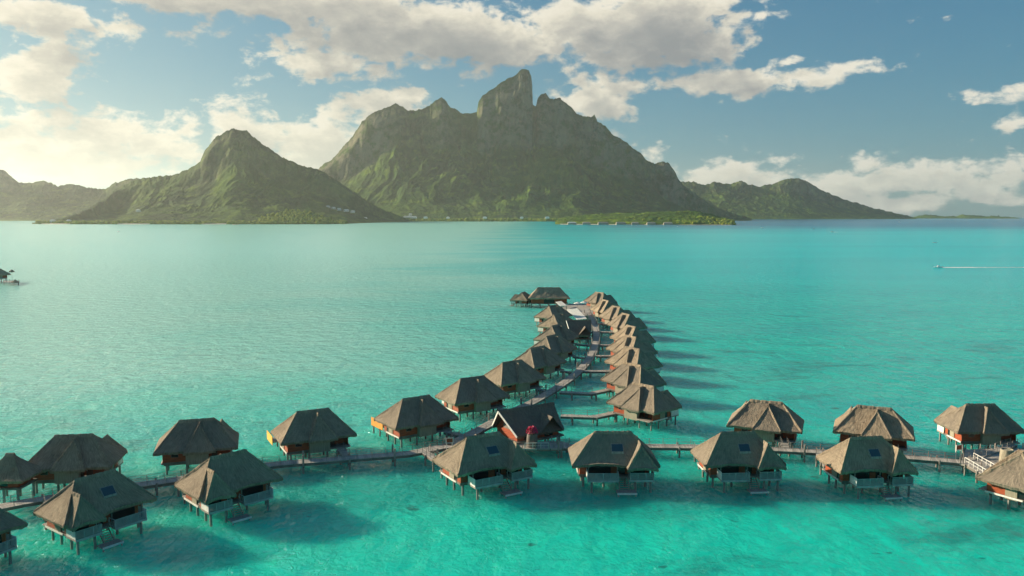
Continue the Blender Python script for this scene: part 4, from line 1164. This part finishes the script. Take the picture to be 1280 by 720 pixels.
for i, (px, py, D_, L, lb) in enumerate(((410, 259, 4350, 22, 'uppermost pale house on the saddle slope right of the left hill'), (417, 260.5, 4330, 20, 'second pale house down the saddle slope'), (424, 262, 4300, 20, 'third pale house down the saddle slope'),
        (433, 263.5, 4260, 26, 'fourth pale house down the saddle slope'), (441, 265, 4220, 22, 'lowest pale house on the saddle slope'), (456, 273.5, 4480, 26, 'pale house by the water right of the saddle'),
        (509, 271.5, 4960, 46, 'left white building of the shoreline village'), (517, 272, 4950, 40, 'right white building of the shoreline village'), (513, 268.5, 5010, 20, 'small pale building above the shoreline village'), (532, 272.3, 4950, 24, 'low pale house right of the shoreline village'), (560, 272.5, 4950, 20, 'small pale shore house under the first rock peak'), (606, 272.5, 4950, 24, 'pale shore house below the tall rock tower'), (652, 272.5, 4950, 20, 'small shore house right below the tallest summit'), (684, 272.4, 4950, 26, 'pale shore house just left of the low headland'),
        (173, 263.8, 4000, 20, 'lone white roof on the left hill'), (66, 276.8, 3590, 22, 'left pale beach house on the left point'), (86, 276.8, 3580, 18, 'right pale beach house on the left point'))):
    shore_building(px, py, D_, L, 12, lb, 5.0, 'shore_white', group=GV, name='house')

# ------------------------------------------------------------------ shore woods: clumps (one mass), and single trees on the headland
def ico(sub=1):
    t = (1+5**0.5)/2
    v = [(-1,t,0),(1,t,0),(-1,-t,0),(1,-t,0),(0,-1,t),(0,1,t),(0,-1,-t),(0,1,-t),(t,0,-1),(t,0,1),(-t,0,-1),(-t,0,1)]
    f = [(0,11,5),(0,5,1),(0,1,7),(0,7,10),(0,10,11),(1,5,9),(5,11,4),(11,10,2),(10,7,6),(7,1,8),(3,9,4),(3,4,2),(3,2,6),(3,6,8),(3,8,9),(4,9,5),(2,4,11),(6,2,10),(8,6,7),(9,8,1)]
    v = [Vector(p).normalized() for p in v]
    for _ in range(sub):
        cache = {}; nf = []
        def mid(a, b):
            k = (min(a, b), max(a, b))
            if k not in cache: v.append(((v[a]+v[b])/2).normalized()); cache[k] = len(v)-1
            return cache[k]
        for a, b, c in f:
            x, y, z = mid(a, b), mid(b, c), mid(c, a); nf += [(a, x, z), (b, y, x), (c, z, y), (x, y, z)]
        f = nf
    return np.array([tuple(p) for p in v]), np.array(f)
IV, IF = ico(1)
rng = np.random.default_rng(4)
def crown_mat(name, a_, b_):
    m_, n, b = mat(name)
    pos = n.add('ShaderNodeNewGeometry').outputs['Position']
    f = n.noise(pos, 0.05, 4, 0.6); f2 = n.noise(pos, 0.6, 3, 0.6)
    n.link(n.mix(n.mr(n.m('ADD', n.m('MULTIPLY', f, .6), n.m('MULTIPLY', f2, .4)), 0.38, 0.62), a_, b_), b.inputs['Base Color'])
    b.inputs['Roughness'].default_value = 0.9; b.inputs['Specular IOR Level'].default_value = 0.15
    bump(n, b, f2, 0.8, 1.2); return m_
M['crown'] = crown_mat('tree_crown', (0.07, 0.12, 0.015), (0.30, 0.33, 0.03))
M['crown_dark'] = crown_mat('tree_crown_dark', (0.02, 0.04, 0.01), (0.07, 0.095, 0.02))
def clumps(name, pts, mt, label):
    Vs, Fs = [], []; k = 0
    for (x, y, z, r) in pts:
        s = rng.uniform(0.75, 1.25, (len(IV), 1))
        v = IV*s*np.array([r, r, r*rng.uniform(0.75, 1.15)]) + np.array([x, y, z])
        Vs.append(v); Fs.append(IF+k); k += len(IV)
    o = numpy_mesh(name, np.concatenate(Vs), np.concatenate(Fs), M[mt]); tag(o, label, 'trees', kind='stuff'); return o
def ground_pt(px, D_, z): 
    u = (px-640)/1000; return (u*D_/math.cos(PITCH)*1.0, D_, z)
pts = []
for i in range(950):
    px = rng.uniform(50, 435); Dd = np.interp(px, [40, 120, 250, 400, 432, 460], [3600, 3500, 3480, 3500, 3650, 4100])
    q = rng.uniform(0, 1)**1.5; lump = fbm(np.array([px/9.0]), np.array([2.0]), 3, 8)[0]
    x, y, z = ground_pt(px, Dd+6+q*110, 0); r = rng.uniform(4.5, 8.5)
    pts.append((x, y, 2+q*9+lump*9*(1-q)-2, r))
for i in range(700):   # bright knoll right of the left hill
    px = rng.normal(370, 26); 
    if not 325 < px < 432: continue
    q = rng.uniform(0, 1); h_ = max(0, 1-((px-372)/58)**2); x, y, z = ground_pt(px, 3540+q*160, 0)
    pts.append((x, y, h_*(12+q*44)*(0.75+0.4*rng.random()), rng.uniform(4, 8)))
clumps('shore_woods', pts, 'crown', 'bushy green woods along the near shore under the left hill')
pts = []
for i in range(900):
    px = rng.uniform(440, 705); x, y, z = ground_pt(px, 4960+rng.uniform(0, 160), 0)
    pts.append((x, y-25, rng.uniform(-2, 13), rng.uniform(5, 9)))
clumps('shore_woods', pts, 'crown', 'low woods along the far shore at the mountain foot')
pts = []
for i in range(1500):
    px = rng.uniform(696, 916); Dd = np.interp(px, [694, 790, 917], [3450, 3330, 3240]); q = rng.uniform(0, 1)
    top = np.interp(px, [694, 740, 790, 850, 880, 905, 917], [8, 16, 30, 34, 32, 20, 14])
    x, y, z = ground_pt(px, Dd+(26 if px < 845 else 4)+q*(240 if px > 780 else 330), 0)
    pts.append((x, y, -3+top*min(1, q*1.3+0.15*(px > 845)+0.1)*rng.uniform(0.85, 1.1), rng.uniform(3.5, 7)))
clumps('shore_woods', pts, 'crown', 'thick yellow-green woods covering the low headland')
# single trees whose crowns stand out on the headland and the islets
def make_tree(h, cr, seed):
    rnd = random.Random(seed); root = empty('tree')
    t = MB(); t.tube((0, 0, -1), (0.1*h*0.2, 0, h*0.55), h*0.035, h*0.02, 7)
    for k in range(5):
        an = k*1.3+rnd.random(); t.tube((0.01*h, 0, h*(0.35+0.04*k)), (math.cos(an)*cr*0.6, math.sin(an)*cr*0.6, h*(0.62+0.05*k)), h*0.014, h*0.006, 5)
    t.build('trunk', M['trunk'], root)
    Vs, Fs = [], []; k = 0
    for i in range(34):
        v = Vector((rnd.gauss(0, 1), rnd.gauss(0, 1), rnd.gauss(0, 0.7))).normalized()*cr*rnd.uniform(0.35, 0.95)
        r = cr*rnd.uniform(0.2, 0.42)
        vv = IV*(0.75+0.5*np.array([[rnd.random()] for _ in range(len(IV))]))*r + np.array([v.x, v.y, h*0.72+v.z*0.55])
        Vs.append(vv); Fs.append(IF+k); k += len(IV)
    o = numpy_mesh('crown', np.concatenate(Vs), np.concatenate(Fs), M['crown']); o.parent = root
    return root
TR = [make_tree(14, 7, 1), make_tree(17, 8, 2), make_tree(11, 6, 3)]
spots = []
for i in range(16):
    px = 802+i*6.6+rng.uniform(-2, 2); spots.append((px, 3330+rng.uniform(0, 190), None))
used = [False]*3
for i, (px, D_, _) in enumerate(spots):
    k = i % 3; t = TR[k] if not used[k] else copy_tree(TR[k]); used[k] = True
    x, y, z = ground_pt(px, D_, 0); q = (D_-3330)/190
    top = np.interp(px, [790, 850, 880, 905, 917], [24, 30, 27, 16, 8]); t.location = (x, y, top*(0.45+0.5*q)-2); t.rotation_euler = (0, 0, i*1.1)
    tag(t, 'rounded yellow-green tree crown rising from the headland woods', 'tree', 'trees standing out on the headland')
t = copy_tree(TR[0]); x, y, z = ground_pt(294.5, 3300, 0); t.location = (x, y, -1); tag(t, 'left tree on the tiny islet off the left hill shore', 'tree', 'trees on the tiny islet')
t = copy_tree(TR[2]); x, y, z = ground_pt(299, 3300, 0); t.location = (x, y, -1); tag(t, 'right tree on the tiny islet off the left hill shore', 'tree', 'trees on the tiny islet')
rk = MB(); x, y, z = ground_pt(297, 3300, 0)
for k in range(12):
    an = 2*math.pi*k/12; rk.v.append((17*math.cos(an)*(0.85+0.3*random.random()), 7*math.sin(an), -1.5))
for k in range(12): rk.v.append((rk.v[k][0]*0.6, rk.v[k][1]*0.6, 1.6+random.random()))
for k in range(12): rk.f.append((k, (k+1) % 12, 12+(k+1) % 12, 12+k))
rk.f.append(tuple(range(12, 24))); o = rk.build('sand_islet', M['sand']); o.location = (x, y, -0.7); tag(o, kind='structure')
# narrow beach strip before the headland
bc = MB(); rowp = []
for i in range(60):
    px = 700+i*3.6; Dd = np.interp(px, [694, 790, 917], [3450, 3330, 3240]); x, y, z = ground_pt(px, Dd, 0); rowp.append((x, y))
for i, (x, y) in enumerate(rowp): wv = 5+3*math.sin(i*0.7); bc.v += [(x, y-wv-3, -1.6), (x, y-wv+4, 0.3), (x, y+26, 3.0)]
for i in range(59):
    for k in range(2): a = i*3+k; bc.f.append((a, a+3, a+4, a+1))
tag(bc.build('beach', M['sand']), kind='structure')

# ------------------------------------------------------------------ haze
hz = MB().box(-27000, 27000, -27000, 27000, -60, 1300)
hm = bpy.data.materials.new('haze'); hm.use_nodes = True; hm.node_tree.nodes.clear()
hn = NT(hm.node_tree); pv = hn.add('ShaderNodeVolumePrincipled'); pv.inputs['Color'].default_value = HAZE_COLOR
pv.inputs['Density'].default_value = HAZE_DENSITY; pv.inputs['Anisotropy'].default_value = HAZE_G
ho = hn.add('ShaderNodeOutputMaterial'); hn.link(pv.outputs[0], ho.inputs['Volume'])
tag(hz.build('haze', hm), 'thin warm sea haze filling the air over the lagoon', 'haze', kind='stuff')
print('objects', len(bpy.data.objects))

for (p0, p1, d0, d1, lb) in ((56, 92, 3575, 3530, ''), (150, 190, 3488, 3478, ''), (255, 285, 3474, 3478, '')):
    b_ = MB()
    for i in range(20):
        t = i/19; px = p0+(p1-p0)*t; x, y, z = ground_pt(px, d0+(d1-d0)*t, 0); w_ = math.sin(math.pi*t)*8+1
        b_.v += [(x, y-w_, -1.8), (x, y-w_*0.2, 1.0), (x, y+12, 3.0)]
    for i in range(19):
        for k in range(2): a = i*3+k; b_.f.append((a, a+3, a+4, a+1))
    tag(b_.build('beach', M['sand']), kind='structure')
